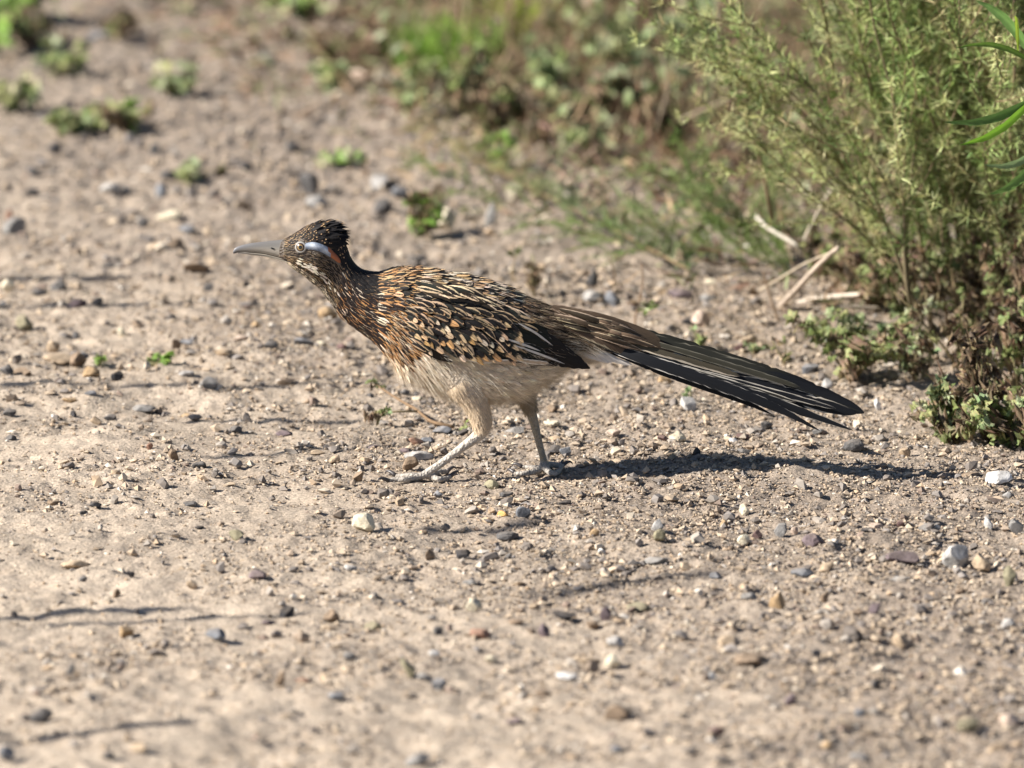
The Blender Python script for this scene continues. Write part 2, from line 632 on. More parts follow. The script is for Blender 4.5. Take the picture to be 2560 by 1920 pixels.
# where each stone of the photograph lies: x, y of its foot, width, height (pixels), colour, shape
SHAPES = {'b': 'blocky', 'f': 'flat', 'r': 'rounded', 'a': 'angular', 'p': 'peaked', 's': 'slab-like'}
ST = '''490,707,68,28,brown,s;520,742,32,20,dark grey,a;68,828,50,36,olive,b;22,728,30,28,cream,r;150,728,42,28,dark grey,a;95,738,45,18,dark grey,f
303,838,20,22,cream,r;438,871,28,24,brown,b;470,862,40,16,slate blue,f;145,905,75,28,tan,s;195,890,50,18,slate blue,f;197,917,45,33,brown,a;130,875,30,25,tan,r
225,958,46,27,ochre,b;293,962,32,22,blackish,a;515,977,50,28,grey,b;466,953,40,14,pale grey,f;50,957,75,30,brown,a;14,959,34,26,dark grey,b;718,957,46,12,brown,f
25,1050,32,17,dark grey,r;183,1045,18,14,blackish,p;274,1050,30,15,dark grey,b;240,1062,30,19,tan,p;28,1096,27,15,dark grey,b;708,1078,46,18,purple,a
436,1178,38,26,brown,p;500,1190,38,20,dark grey,s;836,1162,36,20,tan,p;927,990,17,11,dark grey,a;933,1124,32,11,purple,f;795,1139,32,13,tan,a;375,1138,16,14,rusty,r
190,838,20,17,dark grey,b;755,880,52,24,slate blue,f;803,882,28,18,cream,r;678,895,34,20,dark grey,b;855,893,24,15,maroon,r;820,815,46,30,ochre,r;723,825,30,14,dark grey,f
195,778,42,22,purple,r;242,775,28,18,dark grey,a;275,674,42,15,dark grey,f;468,588,40,20,slate blue,r;434,632,50,26,brown,a;172,1020,36,9,ochre,f;465,1033,32,10,ochre,f
226,1013,28,11,slate blue,a;360,1027,52,20,grey,r;588,1082,30,17,dark grey,r;773,1003,24,13,brown,a;287,1203,28,15,tan,r;131,1276,32,13,brown,f;240,1285,30,15,blackish,r
208,1294,22,11,blackish,r;475,1275,38,12,dark grey,f;912,1332,60,42,cream,r;588,1356,36,24,olive,b;190,1412,70,15,tan,f;499,1331,22,9,blackish,f;326,1438,19,15,blackish,b
289,1482,24,20,brown,p;208,1448,20,14,dark grey,r;637,1452,50,24,purple,a;880,1432,36,20,pale grey,a;976,1441,22,11,dark grey,a;480,1465,26,20,tan,b;718,1535,36,24,blackish,a
672,1562,34,13,purple,f;309,1585,44,26,ochre,b;536,1605,52,28,slate blue,a;832,1552,40,32,brown,r;932,1578,42,24,olive,b;183,1710,28,29,dark grey,p;101,1815,54,36,dark grey,r
702,1725,22,30,brown,b;757,1712,36,16,rusty,f;811,1715,24,20,tan,r;843,1762,42,20,slate blue,r;348,1892,42,22,tan,b;15,1915,38,32,slate blue,b;270,1910,32,17,dark grey,r;872,1668,32,17,grey,r
1232,1222,38,24,olive,a;1267,1245,30,13,dark grey,r;1413,1259,32,13,blackish,f;1093,1241,27,16,slate blue,p;997,1265,26,17,tan,b;1257,1294,28,15,orange,r;1312,1298,40,25,slate blue,b
1271,1332,52,23,dark grey,r;1160,1390,36,20,blackish,a;1072,1392,32,23,brown,p;1269,1388,17,15,dark grey,b;1506,1382,20,14,white,a;1650,1373,33,26,olive,b;1643,1340,30,28,pale grey,p
1487,1348,22,17,ochre,r;1643,1413,56,17,grey,s;1712,1427,34,17,tan,a;1178,1448,42,11,grey,f;1183,1530,38,29,cream,r;1411,1562,60,22,blackish,s;1290,1574,38,15,brown,f;1199,1615,48,22,rusty,b
1364,1607,31,31,purple,p;1093,1607,26,18,dark grey,b;1590,1530,62,26,olive,s;1518,1565,36,36,purple,p;1480,1577,32,19,brown,r;1538,1628,42,22,pale grey,a;1471,1660,52,19,tan,b;1531,1670,36,27,cream,r
1023,1705,34,40,olive,b;1060,1710,32,19,grey,r;1095,1728,40,28,slate blue,r;1415,1700,52,17,white,f;1780,1715,20,21,white,r;1086,1660,28,14,white,r;1225,1660,26,17,cream,r;1545,1795,66,32,brown,a
1290,1808,42,19,purple,f;1044,1905,62,32,grey,a;1543,1868,34,17,slate blue,r;1355,1745,46,22,brown,a;1795,1842,38,24,maroon,a;2133,1138,48,28,dark grey,r;2264,1135,32,21,tan,b;1742,1150,25,19,blackish,p
1860,1140,34,11,dark grey,f;2500,1212,62,33,white,a;2518,1240,38,22,grey,p;2424,1195,48,15,brown,f;1860,1277,25,23,cream,b;1805,1308,30,23,ochre,p;1952,1342,31,29,grey,b;1988,1325,24,19,pinkish,p
2033,1370,58,34,purple,r;1860,1352,30,25,cream,b;1892,1342,30,19,maroon,p;1823,1378,28,17,brown,p;2253,1325,22,15,maroon,r;2190,1335,36,19,pinkish,a;2172,1350,35,15,blackish,f;2320,1335,45,19,grey,f
2472,1327,24,25,pale grey,p;2543,1340,38,32,grey,b;2398,1423,72,54,pale grey,a;2455,1424,60,38,tan,p;2260,1418,90,21,purple,f;2252,1468,54,21,grey,s;2520,1473,40,44,olive,p;1945,1527,46,38,ochre,p
1872,1513,42,19,grey,r;1790,1450,28,15,slate blue,a;2010,1447,60,17,slate blue,f;2065,1440,32,22,tan,b;1860,1472,32,15,tan,p;2062,1510,22,21,brown,b;2145,1548,34,15,brown,f;2190,1547,31,23,purple,b
2470,1513,29,13,dark grey,r;2526,1583,36,29,pale grey,b;2256,1615,44,29,tan,b;1823,1628,46,28,tan,r;1880,1680,78,27,brown,a;2190,1723,23,23,blackish,r;1978,1760,30,27,purple,p
2148,1800,28,21,slate blue,r;2421,1830,52,32,olive,r;2523,1810,52,27,pinkish,r;2492,1865,38,21,tan,a;2140,1885,32,16,pale grey,r;2164,1895,26,23,dark grey,b;2067,1870,26,17,ochre,r
1531,778,42,35,slate blue,r;1484,742,36,38,dark grey,p;1480,772,46,25,pale grey,r;1699,772,62,23,purple,r;1773,778,38,18,grey,a;1752,825,46,35,pinkish,r;1720,820,30,18,blackish,r;1873,868,40,24,tan,r;1852,880,34,18,maroon,a
2070,868,23,15,white,r;2025,935,38,23,slate blue,a;2065,972,28,25,pale grey,r;2192,1012,20,25,white,p;1720,1022,38,31,pale grey,b;1692,1108,50,27,cream,p;1658,1108,26,15,maroon,a;1536,1090,36,19,pinkish,b
1857,1100,33,15,maroon,f;1833,1109,21,11,white,r;1778,732,25,15,cream,a;1663,950,34,20,ochre,a;2092,1000,36,16,grey,b;1914,1070,31,19,dark grey,r;2046,1088,25,15,grey,a
1028,1180,36,28,brown,b;1048,1153,70,15,pale grey,s;896,1208,27,24,brown,a;1381,1130,33,23,blackish,a;1417,1131,31,18,slate blue,b;1382,1015,32,17,brown,a;1382,1060,42,14,cream,f;1390,1096,36,13,tan,s
1290,1080,50,14,grey,f;1040,1100,34,19,rusty,b;1069,1096,31,15,slate blue,r;1013,1132,31,12,purple,r;1013,974,25,15,dark grey,r;1048,985,26,15,blackish,a;1045,1005,28,14,cream,a;1079,1002,21,13,blackish,p
1159,1087,32,17,blackish,a;1106,1080,44,17,slate blue,r;735,385,46,32,dark grey,p;947,470,50,30,pale grey,r;978,468,32,25,blackish,r;1000,497,40,28,slate blue,r;955,524,46,32,dark grey,r;780,480,50,46,dark grey,a
1100,507,46,46,tan,a;1117,578,52,44,cream,r;1224,562,32,48,grey,p;1290,503,42,40,cream,r;1338,503,56,46,tan,b;1555,562,32,48,brown,p;850,72,112,92,pinkish,r;1587,424,60,34,ochre,r;1050,664,34,18,dark grey,r
905,214,52,36,pinkish,a;950,219,38,42,cream,r;1225,114,46,44,cream,r;667,160,50,28,grey,r;138,398,32,26,blackish,r;386,392,26,26,dark grey,r;358,558,28,24,dark grey,r;24,533,20,26,rusty,r;34,577,50,44,grey,b
81,442,28,20,dark grey,r;420,455,42,24,dark grey,b;551,442,36,26,brown,r;614,433,30,20,blackish,r;81,482,34,18,dark grey,b;400,488,32,30,slate blue,r;602,518,42,26,brown,a;277,484,50,22,pale grey,r
423,533,60,24,cream,s;789,515,50,26,pale grey,b;244,100,60,24,slate blue,b;313,482,26,20,dark grey,a;1420,1425,40,10,brown,f;1335,1520,24,14,tan,a;2330,1395,28,14,tan,r;2400,1490,26,14,brown,a;560,905,40,18,tan,r;600,870,34,16,pinkish,a;640,840,26,16,ochre,a'''
ANCH = [("the bird's beak", 640, 640), ("the running bird's near foot", 1020, 1195), ("the bird's far foot", 1350, 1180), ("the tip of the bird's tail", 2155, 1035),
        ("the bird's shadow", 1800, 1165), ('the broken twig under the bird', 1030, 1040), ('the thick pale dead stick', 2010, 720), ('the leafy weed at the shrub foot', 2350, 1040),
        ('the pair of green seedlings', 320, 905), ('the big white stone', 2500, 1195), ('the large domed cream stone', 912, 1310), ('the bright orange pebble', 1257, 1288),
        ('the long brown slab below the beak', 490, 695), ('the blocky ochre stone on the left', 225, 945), ('the lumpy pale grey rock', 2398, 1400), ('the large rounded purple stone', 2033, 1355),
        ('the long black slab', 1411, 1552), ('the upright olive block', 1023, 1690), ('the dark rock at lower left', 101, 1800), ('the small white oval pebble', 1780, 1705),
        ('the round blue-grey stone behind the tail', 1531, 765), ('the bleached straight stick', 1920, 1625), ('the small upright seedling behind the bird', 1605, 740), ('the big blurred boulder', 850, 40),
        ('the flat weed patch', 250, 310), ('the feathery branch on the ground', 1350, 560), ('the bird', 1150, 830), ('the dark peaked olive stone', 2520, 1450), ('the blue-grey stone at bottom left', 536, 1590),
        ('the bird', 1500, 880), ('the small green weed behind the head', 1050, 560), ('the left frame edge', 0, 1150), ('the right frame edge', 2560, 1600), ('the bottom frame edge', 650, 1920), ('the bottom frame edge', 1700, 1920)]
FIXED = {(490, 707): 'long brown slab-like stone on the dirt below the beak', (912, 1332): 'largest domed cream stone, alone on the smooth dirt left of centre', (1257, 1294): 'bright orange rounded pebble beside a blue-grey block',
         (2500, 1212): 'big white angular stone at the end of the bird shadow', (225, 958): 'blocky ochre stone with a dark shaded side on the left', (2398, 1423): 'large lumpy pale grey rock, biggest on the right side',
         (2033, 1370): 'large rounded purple-brown stone right of centre below the shadow', (1411, 1562): 'long black slab of rock lying in the lower middle', (1023, 1705): 'upright olive block of stone in the blurred foreground',
         (101, 1815): 'dark rounded rock in the blurred lower left corner', (1780, 1715): 'small white oval pebble alone in the lower right', (1531, 778): 'round blue-grey stone behind the base of the tail',
         (2520, 1473): 'dark olive peaked stone standing upright at the right edge', (536, 1605): 'pale blue-grey stone with a dark right side, lower left', (850, 72): 'big blurred pinkish tan boulder among the weeds at the top'}
SHW = {'blackish': 'near-black', 'rusty': 'rust-red', 'purple': 'purple-brown', 'slate blue': 'blue-grey', 'pinkish': 'pinkish tan'}


def sizeword(w): return 'small' if w < 30 else ('medium' if w < 46 else 'large')


def relation(px, py, ax, ay):
    dx, dy = px - ax, (py - ay) * 1.8
    if math.hypot(dx, dy) < 60: return 'close to'
    if abs(dx) > abs(dy) * 2: return 'left of' if dx < 0 else 'right of'
    if abs(dy) > abs(dx) * 2: return 'in front of' if dy > 0 else 'behind'
    return ('in front and ' if dy > 0 else 'behind and ') + ('left of' if dx < 0 else 'right of')


used_labels = set()
rows = []
for part in ST.replace('\n', ';').split(';'):
    q = part.split(',')
    rows.append((int(q[0]), int(q[1]), int(q[2]), int(q[3]), q[4], q[5]))
for i, (px, py, w, h, ck, shp) in enumerate(rows):
    p = gnd(px, py)
    sc_ = (p - CAM).length / 8.0 * MM          # metres per pixel at that distance
    W = w * sc_ * 1.12
    D_ = W * random.uniform(0.65, 0.9)
    H = max(0.3 * W, (h * sc_ - D_ * 0.14) * 1.35)
    if shp == 'f' or shp == 's': H = max(0.2 * W, H * 0.9)
    rn = {'r': 0.5, 'b': 0.1, 'a': 0.0, 'p': 0.0, 'f': 0.3, 's': 0.1}[shp]
    me = rock(100 + i, W, D_, H * 1.12, 3 if w > 26 else 2, {'b': 7, 'a': 11, 'p': 10, 'r': 9, 'f': 9, 's': 8}[shp], rn)
    if shp == 'p':
        zt = H * 1.12
        sk = random.uniform(-0.5, 0.6)
        for v in me.vertices:
            z = v.co.z / zt
            k = 1 - 0.55 * z * z
            v.co.x = v.co.x * k + sk * W * 0.22 * z
            v.co.y *= k
    me.materials.append(M_STONE[ck])
    x, y = p.x, p.y + D_ * 0.42
    o = link('stone', me, None, (x, y, hz(x, y) - 0.10 * H))
    o.rotation_euler = (random.uniform(-.08, .08), random.uniform(-.12, .12), random.uniform(-0.3, 0.3))
    lab = FIXED.get((px, py))
    if not lab:
        cn = SHW.get(ck, ck)
        base = '%s %s %s %s' % (sizeword(w), cn, SHAPES[shp], 'pebble' if w < 30 else 'stone')
        near = sorted(ANCH, key=lambda a: math.hypot(px - a[1], (py - a[2]) * 1.3))
        cands = []
        for a in near[:4]:
            cands.append('%s %s %s' % (base, relation(px, py, a[1], a[2]), a[0]))
        bi = sorted((r_ for r_ in rows if (r_[0], r_[1]) != (px, py)), key=lambda r_: math.hypot(px - r_[0], (py - r_[1]) * 1.3))[0]
        nb = 'a %s %s %s' % (sizeword(bi[2]), SHW.get(bi[4], bi[4]), 'pebble' if bi[2] < 30 else 'stone')
        cands.append('%s %s %s' % (base, relation(px, py, near[0][1], near[0][2]), near[0][0]) + ', beside ' + nb)
        lab = next((l for l in cands if l not in used_labels), cands[-1] + ' nearby')
    if len(lab.split()) > 16: lab = lab.replace(' in front and ', ' before, ').replace(' behind and ', ' beyond, ')
    if len(lab.split()) > 16: lab = ' '.join(w_ for w_ in lab.split() if w_ not in ('bird', 'the'))
    used_labels.add(lab)
    tag(o, lab, 'pebble' if w < 30 else 'stone', 'loose stones scattered on the dirt')

# ------------------------------------------------------------------ plants
def vadd(c_, a):
    k = random.uniform(1 - a, 1 + a)
    return tuple(max(0, x * k * random.uniform(0.93, 1.07)) for x in c_)


def rvec(): return Vector((random.gauss(0, 1), random.gauss(0, 1), random.gauss(0, 1))).normalized()


class NB:
    """many thin leaves in one mesh"""
    def __init__(s): s.v, s.f, s.c = [], [], []

    def needle(s, p, d, L, w, col, curl=0.25):
        d = d.normalized()
        side = d.cross(rvec()).normalized()
        n = side.cross(d)
        b = len(s.v)
        for t, ww in ((0, 0.6), (0.45, 1.0), (1.0, 0.15)):
            c_ = p + d * (L * t) + n * (curl * L * t * t)
            s.v += [tuple(c_ - side * (w * ww * .5)), tuple(c_ + side * (w * ww * .5))]
        s.c += [col] * 6
        s.f += [(b, b + 1, b + 3, b + 2), (b + 2, b + 3, b + 5, b + 4)]

    def mesh(s, name, mat): return np_mesh(name, s.v, s.f, mat, {'col': s.c}, smooth=True)


def thread_branch(L, seed, greens, stemcol=(0.20, 0.15, 0.09), leafL=(0.008, 0.015), dens=1.0, bare=0.15, r0=0.0022):
    """a branch growing along +z from the origin: stems mesh and leaves mesh"""
    random.seed(seed)
    st = MB(); nb = NB()
    bend = Vector((random.uniform(-.25, .25), random.uniform(-.25, .25), 0))

    def main(t): return Vector((0, 0, L * t)) + bend * (L * t * t) + Vector((0.008 * math.sin(t * 9 + seed), 0.008 * math.cos(t * 7), 0))
    st.tube([main(i / 14) for i in range(15)], [r0 * (1 - 0.75 * i / 14) for i in range(15)], 5, vadd(stemcol, .1))
    paths = [(lambda t: main(bare + (1 - bare) * t), L * (1 - bare))]
    nt = int(16 * L / 0.4)
    for k in range(nt):
        t0 = random.uniform(bare, 0.92)
        b0 = main(t0)
        ax = (main(min(1, t0 + .05)) - main(t0)).normalized()
        dv = (ax + rvec() * 0.75).normalized()
        l_ = random.uniform(0.05, 0.13) * (1.15 - 0.5 * t0)
        up_ = ax * 0.35

        def f(t, b0=b0, dv=dv, l_=l_, up_=up_): return b0 + dv * (l_ * t) + up_ * (l_ * t * t)
        st.tube([f(i / 4) for i in range(5)], [0.0009 * (1 - 0.6 * i / 4) for i in range(5)], 4, vadd(stemcol, .2), caps=False)
        paths.append((f, l_))
    for f, l_ in paths:
        n = max(3, int(l_ / 0.0062 * dens))
        hue = random.choice(greens)
        for i in range(n):
            t = (i + random.random()) / n
            p = f(t)
            ax = (f(min(1.0, t + 0.03)) - f(max(0, t - .03))).normalized()
            c0 = vadd(hue, .2)
            for q in range(random.randint(7, 11)):
                d = (ax * random.uniform(0.3, 1.1) + rvec() * 0.9)
                nb.needle(p, d, random.uniform(*leafL), random.uniform(0.0006, 0.0010), vadd(c0, .3), random.uniform(-.3, .3))
    return st.mesh('branch', M_STEM), nb.mesh('leaves', M_NEEDLE)


SAGE = [(0.23, 0.32, 0.10), (0.31, 0.39, 0.14), (0.44, 0.48, 0.21), (0.15, 0.22, 0.07), (0.50, 0.50, 0.25)]
FRESH = [(0.15, 0.25, 0.055), (0.20, 0.31, 0.08), (0.26, 0.35, 0.13)]
protos = [thread_branch(random.uniform(.34, .46), 40 + i, SAGE) for i in range(9)]
fresh = [thread_branch(random.uniform(.22, .32), 70 + i, FRESH, leafL=(0.010, 0.020)) for i in range(4)]
random.seed(21)


def place_branch(root, pr, p, direction, scale=1.0):
    o = link('branch', pr[0], root)
    q = Vector(direction).normalized().to_track_quat('Z', 'Y')
    o.rotation_mode = 'QUATERNION'
    o.rotation_quaternion = q @ Matrix.Rotation(random.uniform(0, 6.28), 4, 'Z').to_quaternion()
    o.location = p - root.location
    o.scale = (scale,) * 3
    lv = link('leaves', pr[1], o)
    lv['kind'] = 'stuff'
    return o


def G(px, py, lift=0.0):
    p = gnd(px, py)
    return Vector((p.x, p.y, hz(p.x, p.y) + lift))


# the big shrub at the right
c0 = G(2500, 880)
shrub = empty('sage_shrub', c0)
tag(shrub, 'large grey-green thread-leaved shrub with brown dead stems filling the upper right', 'shrub')
for i in range(84):
    a = random.random()
    bx = c0.x + random.uniform(-.09, .22)
    by = c0.y + random.uniform(-.02, .30)
    lean = random.uniform(0.0, 0.50) if a < 0.8 else random.uniform(-.5, .15)
    d = Vector((-lean, random.uniform(-.55, .15), random.uniform(0.8, 1.25)))
    place_branch(shrub, random.choice(protos), Vector((bx, by, hz(bx, by) + random.uniform(-.005, .04))), d, random.uniform(0.8, 1.2))
for i in range(24):     # the part above and behind, rising out of the picture
    bx = c0.x + random.uniform(-.22, .25)
    by = c0.y + random.uniform(-.1, .4)
    place_branch(shrub, random.choice(protos), Vector((bx, by, random.uniform(0.08, 0.24))), Vector((random.uniform(-.4, .1), random.uniform(-.5, .3), 1)), random.uniform(0.8, 1.2))
# woody bases and dead twigs in its foot
wd = MB()
for i in range(130):
    bx = c0.x + random.uniform(-.12, .12); by = c0.y + random.uniform(-.08, .22)
    p = Vector((bx, by, hz(bx, by) - 0.004))
    d = Vector((random.uniform(-.9, .35), random.uniform(-.5, .3), 1)).normalized()
    L = random.uniform(.12, .30)
    pts = [p + d * (L * t) + Vector((random.gauss(0, .004), random.gauss(0, .004), 0)) + Vector((-0.03 * t * t, 0, 0)) for t in (0, .2, .4, .6, .8, 1)]
    r = random.uniform(.0018, .0042)
    wd.tube(pts, [r, r * .85, r * .7, r * .55, r * .4, r * .25], 6, vadd(random.choice([(0.16, 0.105, 0.065), (0.24, 0.17, 0.11), (0.10, 0.065, 0.045)]), .2))
link('woody_stems', wd.mesh('woody_stems', M_TWIG), shrub)['kind'] = 'stuff'
dt = NB()
for i in range(9000):
    bx = c0.x + random.uniform(-.13, .10); by = c0.y + random.uniform(-.13, .02)
    z = random.random() ** 1.3 * .14
    bx -= z * .45
    d = Vector((random.uniform(-.9, .25), random.uniform(-.3, .3), 1))
    dt.needle(Vector((bx, by, hz(bx, by) + z)), d, random.uniform(.012, .06), random.uniform(.0006, .0014), vadd(random.choice([(0.20, 0.13, 0.075), (0.30, 0.20, 0.12), (0.11, 0.07, 0.045), (0.40, 0.30, 0.19)]), .25), random.uniform(-.35, .35))
for i in range(42000):
    q = random.random()
    bx = c0.x + random.gauss(-0.03, .075) ; by = c0.y + random.uniform(-.10, .20)
    z = abs(random.gauss(0, .085))
    bx -= z * 0.35
    d = Vector((random.uniform(-.8, .5), random.uniform(-.5, .3), random.uniform(-0.2, 1.2)))
    dt.needle(Vector((bx, by, hz(bx, by) + z)), d, random.uniform(.010, .045), random.uniform(.0007, .0017), vadd(random.choice([(0.15, 0.095, 0.055), (0.26, 0.17, 0.10), (0.09, 0.055, 0.035), (0.36, 0.27, 0.17)]), .25), random.uniform(-.5, .5))
link('dead_twigs', dt.mesh('dead_twigs', M_STRAW), shrub)['kind'] = 'stuff'

# younger, greener shoots on its left side
s2 = empty('sage_shrub', G(1880, 650))
tag(s2, 'low bright green feathery shoots at the left foot of the big shrub', 'shrub')
for (px, py, tx, ty, k) in [(1880, 640, 1640, 360, 1.0), (1850, 660, 1560, 480, 1.05), (1900, 650, 1760, 330, 1.0), (1800, 660, 1560, 540, .8), (1940, 640, 1700, 420, 1.1), (1960, 660, 1860, 380, 1.0),
                            (1900, 690, 1720, 560, .8), (2000, 680, 1900, 500, .9), (1980, 700, 1800, 520, 1.0), (2060, 640, 1960, 400, 1.0), (2020, 720, 1880, 600, .8)]:
    p = G(px, py)
    e_ = at_y(tx, ty, p.y + random.uniform(-.08, .06))
    L_ = (e_ - p).length
    pr = random.choice(fresh)
    place_branch(s2, pr, p, e_ - p, L_ / 0.27)


# a branch sprawling over the dirt behind the bird
def ground_branch(name, pix, lift, cols, label, cat, n, leafL, w=(0.0009, 0.0014), stem=(0.22, 0.16, 0.09), fluff=0.8, r0=0.0016):
    P3 = [G(x, y, l) for (x, y), l in zip(pix, lift)]
    root = empty(name, P3[0])
    tag(root, label, cat)
    A_ = crom(np.array([tuple(p - P3[0]) for p in P3]), 40)
    m = MB()
    m.tube([Vector(a) for a in A_], [r0 * (1 - .7 * i / 39) for i in range(40)], 6, stem)
    link('stem', m.mesh('stem', M_STEM), root)
    nb = NB()
    for i in range(n):
        t = random.random() ** 0.9
        k = int(t * 38)
        p = Vector(A_[k]) * (1 - (t * 38 - k)) + Vector(A_[k + 1]) * (t * 38 - k)
        ax = Vector(A_[k + 1] - A_[k]).normalized()
        q_ = abs(math.sin(t * 22)); p += Vector((random.gauss(0, .006), random.gauss(0, .006), abs(random.gauss(0, .016)) * q_)) * (.4 + q_); t = min(.99, round(t * 16) / 16 + random.gauss(0, .012)) if random.random() < .6 else t
        ci = min(len(cols) - 1, int(t * len(cols)))
        nb.needle(p, ax * random.uniform(.1, 1) + rvec() * fluff + Vector((0, 0, .4)), random.uniform(*leafL), random.uniform(*w), vadd(random.choice(cols[ci]), .22), random.uniform(-.3, .3))
    link('leaves', nb.mesh('leaves', M_NEEDLE), root)['kind'] = 'stuff'
    return root


ground_branch('sage_branch', [(1720, 700), (1600, 665), (1480, 615), (1370, 565), (1260, 520), (1150, 470), (1010, 405)], [.006, .018, .03, .03, .035, .04, .04],
              [[(0.09, 0.13, 0.05), (0.14, 0.19, 0.07)], [(0.09, 0.13, 0.05), (0.16, 0.21, 0.08)], [(0.19, 0.24, 0.11), (0.12, 0.16, 0.07)], [(0.22, 0.24, 0.11)], [(0.28, 0.24, 0.11), (0.22, 0.20, 0.09)], [(0.32, 0.26, 0.12), (0.2, 0.19, 0.09)]],
              'long feathery branch sprawling on the dirt behind the bird, green fading to straw yellow', 'branch', 1300, (.008, .018))
spr = bpy.data.objects['sage_branch']
for (x_, y_, tx_, ty_, k_) in [(1640, 680, 1470, 560, .62), (1560, 650, 1400, 540, .55), (1480, 620, 1330, 520, .5), (1400, 585, 1250, 470, .55), (1300, 545, 1150, 440, .5), (1210, 500, 1060, 400, .45), (1120, 460, 1000, 385, .4), (1600, 670, 1440, 620, .45)]:
    p_ = G(x_, y_, .012)
    e_ = at_y(tx_, ty_, p_.y + random.uniform(-.02, .05))
    place_branch(spr, random.choice(fresh), p_, e_ - p_, (e_ - p_).length / .27)


# leafy weeds: lobed, crinkled leaves on short stems
def leaf_mesh(seed, lobes=5, crumple=0.25, long=1.0):
    r = random.Random(seed)
    m = MB()
    N = 4 * lobes + 1
    rim = []
    for k in range(N):
        th = math.pi * (0.12 + 0.76 * 2 * k / (N - 1)) - math.pi / 2 - 0.38 * math.pi + math.pi * 0.12
        th = -2.35 + 4.7 * k / (N - 1) + math.pi / 2
        lob = 0.78 + 0.22 * math.cos(2 * math.pi * k / 4.0)
        rr = 0.5 * lob * (0.82 + 0.3 * math.sin(math.pi * k / (N - 1)))
        rim.append((rr * math.cos(th), rr * math.sin(th) * long + 0.42 * long))
    vs = [(0, 0.30 * long, 0.02)]
    mid = []
    for (x, y) in rim:
        mx, my = x * .55, 0.3 * long + (y - 0.3 * long) * .55
        mid.append((mx, my, crumple * (0.18 * r.gauss(0, 1) + 0.25 * abs(mx))))
    out = [(x, y, crumple * (0.38 * r.gauss(0, 1) + 0.9 * x * x - 0.4 * y * y)) for (x, y) in rim]
    vs += mid + out
    fs = []
    for k in range(N - 1):
        fs.append((0, 1 + k, 2 + k))
        fs.append((1 + k, 1 + N + k, 2 + N + k, 2 + k))
    m.add(vs, fs, (1, 1, 1))
    return m


def leaf_variants(cols, lobes=5, crumple=0.5, long=1.0, n=4, mat=None):
    out = []
    for i in range(n):
        lm = leaf_mesh(900 + i * 7 + len(cols), lobes, crumple, long)
        c_ = vadd(cols[i % len(cols)], .1)
        lm.c = [tuple(x * random.uniform(.85, 1.15) for x in c_) for _ in lm.v]
        out.append(lm.mesh('leaf', mat or M_LEAF, True))
    return out


GRN = [(0.26, 0.29, 0.105), (0.33, 0.36, 0.15), (0.17, 0.20, 0.075), (0.40, 0.42, 0.20)]
PALEG = [(0.42, 0.48, 0.29), (0.34, 0.41, 0.22), (0.50, 0.52, 0.34)]
DRY = [(0.25, 0.19, 0.115), (0.16, 0.12, 0.075), (0.36, 0.29, 0.18)]
BRIGHT = [(0.20, 0.33, 0.06), (0.26, 0.40, 0.08), (0.16, 0.26, 0.05)]
LV = {'green': leaf_variants(GRN), 'pale': leaf_variants(PALEG), 'dry': leaf_variants(DRY, crumple=1.1), 'bright': leaf_variants(BRIGHT, 3, .4, 1.6)}


def weed(name, px, py, h, spread, nleaf, size, kinds, label, cat, group=None, apart=True, stems=7, lean=(0, 0), stemcol=(0.20, 0.17, 0.09)):
    base = G(px, py)
    root = empty(name, base)
    tag(root, label, cat, group)
    sm = MB()
    tips = []
    for k in range(stems):
        a = random.uniform(0, 6.28)
        e_ = Vector((math.cos(a) * spread * random.uniform(.3, 1) + lean[0], math.sin(a) * spread * random.uniform(.3, 1) + lean[1], h * random.uniform(.5, 1.05)))
        pts = [Vector((e_.x * t, e_.y * t, e_.z * (t ** 0.8))) + rvec() * 0.0012 * (t > 0) for t in (0, .25, .5, .75, 1)]
        sm.tube(pts, [.0013, .0011, .0009, .0007, .0005], 5, vadd(stemcol, .2))
        tips.append(pts)
    link('stem', sm.mesh('stem', M_STEM), root)
    joined = None if apart else MB()
    for i in range(nleaf):
        pts = random.choice(tips)
        t = random.random() ** 0.6
        k = min(3, int(t * 4))
        p = pts[k].lerp(pts[k + 1], t * 4 - k)
        kind = random.choice(kinds)
        s_ = size * random.uniform(.6, 1.15)
        d = Vector((random.gauss(0, 1), random.gauss(0, 1), random.gauss(.35, .6))).normalized()
        n = (Vector((-.5, -.2, 1)) + rvec() * 0.8)
        x = d.cross(n).normalized(); n = x.cross(d)
        M = Matrix((x, d, n)).transposed()
        if apart:
            o = link('leaf', random.choice(LV[kind]), root, p)
            o.rotation_mode = 'QUATERNION'
            o.rotation_quaternion = M.to_quaternion()
            o.scale = (s_,) * 3
        else:
            me = random.choice(LV[kind])
            cl = me.color_attributes['col'].data
            joined.add([p + M @ (v.co * s_) for v in me.vertices], [tuple(f.vertices) for f in me.polygons], [tuple(c.color)[:3] for c in cl])
    if not apart:
        link('foliage', joined.mesh('foliage', M_LEAF), root)['kind'] = 'stuff'
    return root


